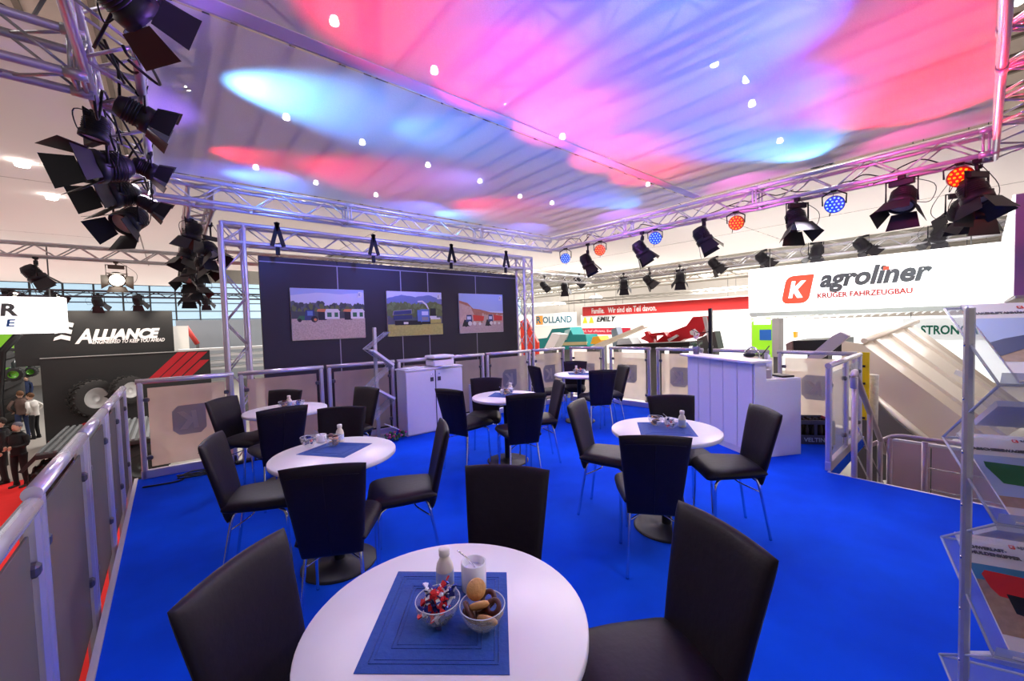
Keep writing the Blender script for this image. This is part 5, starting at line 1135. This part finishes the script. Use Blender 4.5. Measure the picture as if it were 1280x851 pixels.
# tipped trailer body
tb = thing('tipper_body', 'large cream tipping trailer body tilted behind the stairs', 'trailer')
crm = mat('cream_paint', (.62, .52, .43), .32, noise=.04, nscale=2, coat=.4); crm2 = mat('cream_lit', (.80, .72, .62), .28, coat=.5)  # one cream paint, lighter copy puts light into the lit shell
XS = 9.2
def tp3(u, v, x=XS): return at(u, v, 0, x)
side = [(1052, 426), (1078, 430), (1140, 478), (1209, 526), (1178, 566), (1167, 562), (1088, 497), (1052, 478)]
pp(side, XS, .05, crm, tb, 'side_panel')
E0, E1 = tp3(1078, 430), tp3(1245, 553)
# upper shell with ribs, running back and up from the edge line
U0, U1 = at(1143, 406, 0, XS+2.4), at(1300, 520, 0, XS+2.4)
def lerp(a, c, t): return a+(c-a)*t
bands = [(0, .16, 0, crm), (.16, .22, .05, crm2), (.22, .44, .0, crm2), (.44, .50, .06, crm2), (.50, .76, .0, crm2), (.76, .82, .05, crm2), (.82, 1, .0, crm)]
for k, (s0, s1, h_, m) in enumerate(bands):
    nrm = (U0-E0).cross(E1-E0).normalized(); nrm = nrm if nrm.z > 0 else -nrm
    a, c, d_, e_ = lerp(E0, U0, s0), lerp(E0, U0, s1), lerp(E1, U1, s1), lerp(E1, U1, s0)
    q = MB(); tops = [p+nrm*h_*(1.0) for p in (a, c, d_, e_)]; low = [p-nrm*.08 for p in (a, c, d_, e_)]
    q._add(low+tops, [(3, 2, 1, 0), (4, 5, 6, 7), (0, 1, 5, 4), (1, 2, 6, 5), (2, 3, 7, 6), (3, 0, 4, 7)]); q.build('shell_rib' if h_ > .05 else 'shell_panel', m, tb)
q = MB(); nrm = (U0-E0).cross(E1-E0).normalized(); nrm = nrm if nrm.z > 0 else -nrm
q.tube([E0+nrm*.08+Vector((0, .03, 0)), U0+nrm*.1+Vector((0, .03, 0))], .05, 8); q.build('rim', crm, tb)
q = MB(); q.tube([tp3(1178, 568, XS-.05), tp3(1086, 492, XS-.05)], .07, 8); q.build('lower_beam', crm2, tb)
pp([(1003, 452), (1040, 420), (1050, 415), (1062, 420), (1030, 446), (1012, 456)], XS-.6, .15, mat('lilac_panel', (.42, .36, .45), .4), tb, 'tailgate_arm')
pp([(1195, 462), (1212, 468), (1209, 475), (1192, 467)], XS-.3, .02, whitep, tb, 'plate')
tag(pp([(1095, 500), (1113, 520), (1170, 566), (1160, 600), (1092, 600)], 9.0, .6, mat('dark_under', (.10, .09, .09), .6), None, 'trailer_chassis'), 'dark chassis under the tilted cream body', 'chassis')
yb_ = thing('yellow_ladder', 'yellow perforated strip beside the stair glass', 'ladder'); o_ = tp3(1078, 505, 7.6)
MB().box((7.6, at(1078, 505, 0, 7.6).y, .45), (.04, .15, 1.1)).build('strip', mat('yellow2', (.85, .62, .0), .4), yb_)
for k in range(4): MB().box((7.57, at(1079, 505, 0, 7.6).y, .05+k*.25), (.03, .05, .03)).build('slot', dk0, yb_)
tag(MB().tube([tp3(1090, 468, 7.8), tp3(1088, 545, 7.8)], .08, 10).build('wrapped_post', mat('wrap_film', (.62, .58, .54), .5, noise=.3, nscale=25, bump=.8)), 'film-wrapped pale post between the yellow strip and cream body', 'post')

# ---------------------------------------------------------------- stairs
stairs = thing('staircase', 'metal stairs going down behind the glass railing at the right', 'stairs', (4.9, 0, 0))
for k in range(9):
    MB().box((.25+k*.27, .0, -.20-k*.19), (.27, 1.6, .04), bev=.004).build('tread', mat('tread_grey', (.42, .38, .38), .5), stairs)
for y in (.84, -.84): MB().prism([(0, -.02), (2.7, -1.92), (2.7, -2.2), (0, -.3)], (0, y, 0), (1, 0, 0), (0, 0, 1), (0, .03, 0)).build('stringer', whitel, stairs)
hr = thing('stair_handrail', 'tubular handrail descending beside the stair glass', 'handrail', (0, .78, 0))
hp = [(4.80, 0, .90), (4.84, 0, .98), (4.92, 0, .99), (5.0, 0, .95), (6.9, 0, -.27)]
rl = mat('rail_pinkgrey', (.50, .42, .46), .35, .4)
MB().tube(spline([(4.86, 0, .86), (4.85, 0, .97), (4.92, 0, 1.0), (5.0, 0, .94), (5.9, 0, .36), (6.8, 0, -.21)], 8), .028, 10).build('rail', rl, hr)
for x, z in ((4.90, .96), (5.7, .48), (6.4, .03)): MB().tube([(x, 0, z), (x, 0, z-1.5)], .024, 10).build('post', rl, hr)
MB().tube([(4.9, 0, .55), (6.8, 0, -.65)], .008, 6).build('wire', chrome, hr); MB().tube([(4.9, 0, .25), (6.8, 0, -.95)], .008, 6).build('wire', chrome, hr)
lr = thing('stair_handrail', 'lower level handrail in front of the pale panels right of the stairs', 'handrail', (6.6, 0, 0))
MB().tube(spline([(0, .95, -.13), (0, .80, -.02), (0, .66, .07), (0, .4, .08), (0, -.2, .08), (0, -1.2, .08)], 5), .026, 10).build('rail', rl, lr)
for y in (.72, .42, -.6): MB().tube([(0, y, .05), (0, y, -1.6)], .028, 10).build('post', rl, lr)
for z in (-.25, -.5, -.75): MB().tube([(0, .42, z), (0, -1.2, z)], .008, 6).build('wire', chrome, lr)
pw = thing('panel_fence', 'row of pale pinkish panels behind the lower handrail', 'panel', (7.0, 0, 0)); pkm = mat('panel_pale', (.66, .52, .56), .5, noise=.1, nscale=3)
for y0, y1 in ((.78, .40), (.385, -.35), (-.365, -1.4)): MB().box((0, (y0+y1)/2, -.78), (.03, y0-y1, 1.4), bev=.004).build('panel', pkm, pw)
MB().box((0, -.3, -.07), (.05, 2.2, .03)).build('cap_rail', whitel, pw)
# red banner seen behind the right portal tower
tag(pp([(650, 402), (657, 398), (672, 428), (672, 445), (652, 445)], 11, .1, mat('red_lattice', (.75, .04, .02), .5, emit=.1), None, 'stall_banner'), 'bright red banner behind the right portal tower', 'panel')

# ---------------------------------------------------------------- what carries the things hung up or raised in the hall
wirem = mat('suspension_wire', (.10, .10, .10), .5); standm = mat('support_grey', (.12, .12, .12), .6)
bpy.context.view_layer.update()
def bounds(o):
    P_ = [c.matrix_world @ Vector(q) for c in [o]+list(o.children_recursive) if c.type == 'MESH' for q in c.bound_box]
    return Vector((min(p.x for p in P_), min(p.y for p in P_), min(p.z for p in P_))), Vector((max(p.x for p in P_), max(p.y for p in P_), max(p.z for p in P_)))
for o in [o for o in bpy.data.objects if o.parent is None and o.name.split('.')[0] in ('hall_pendant', 'hanging_banner', 'hanging_sign', 'shop_sign', 'gallery_truss')]:
    lo, hi = bounds(o); c = (lo+hi)/2
    for f in ((.5,) if o.name.startswith('hall_pendant') else (.1, .9)):
        y = lo.y+(hi.y-lo.y)*f; x = c.x
        if hi.x-lo.x > hi.y-lo.y: x = lo.x+(hi.x-lo.x)*f; y = c.y
        q = MB().tube([Vector((x, y, hi.z-.03))-o.location, Vector((x, y, 9.27 if not (-9 < x < 13 and y < 15) else 3.44))-o.location], .012, 5); q.build('suspension_wire', wirem, o)
for o in [o for o in bpy.data.objects if o.parent is None and o.name.split('.')[0] in ('dark_trailer', 'black_vehicle', 'dark_machine', 'yellow_machine', 'white_chute', 'cream_boom', 'boom_arm', 'teal_machine', 'red_machine', 'grey_machine', 'tipper_body', 'stall_banner', 'display_panel', 'exhibitor_wall', 'stall_wall', 'hall_column', 'yellow_ladder', 'wrapped_post', 'white_stall')]:
    lo, hi = bounds(o); c = (lo+hi)/2
    if lo.z < HF+.05: continue
    wx = min(.5, (hi.x-lo.x)*.6+.05); wy = min(.5, (hi.y-lo.y)*.6+.05)
    ztop = lo.z+.12 if o.name.split('.')[0] not in ('white_chute', 'cream_boom', 'boom_arm') else lo.z+.1
    yy = c.y
    if o.name.split('.')[0] in ('cream_boom', 'white_chute'): yy = hi.y-.15
    if o.name.startswith('boom_arm'): c.x = hi.x-.1; wx = .12
    MB().box(Vector((c.x, yy, (HF+ztop)/2))-o.location, (wx, wy, ztop-HF)).build('support', standm, o)
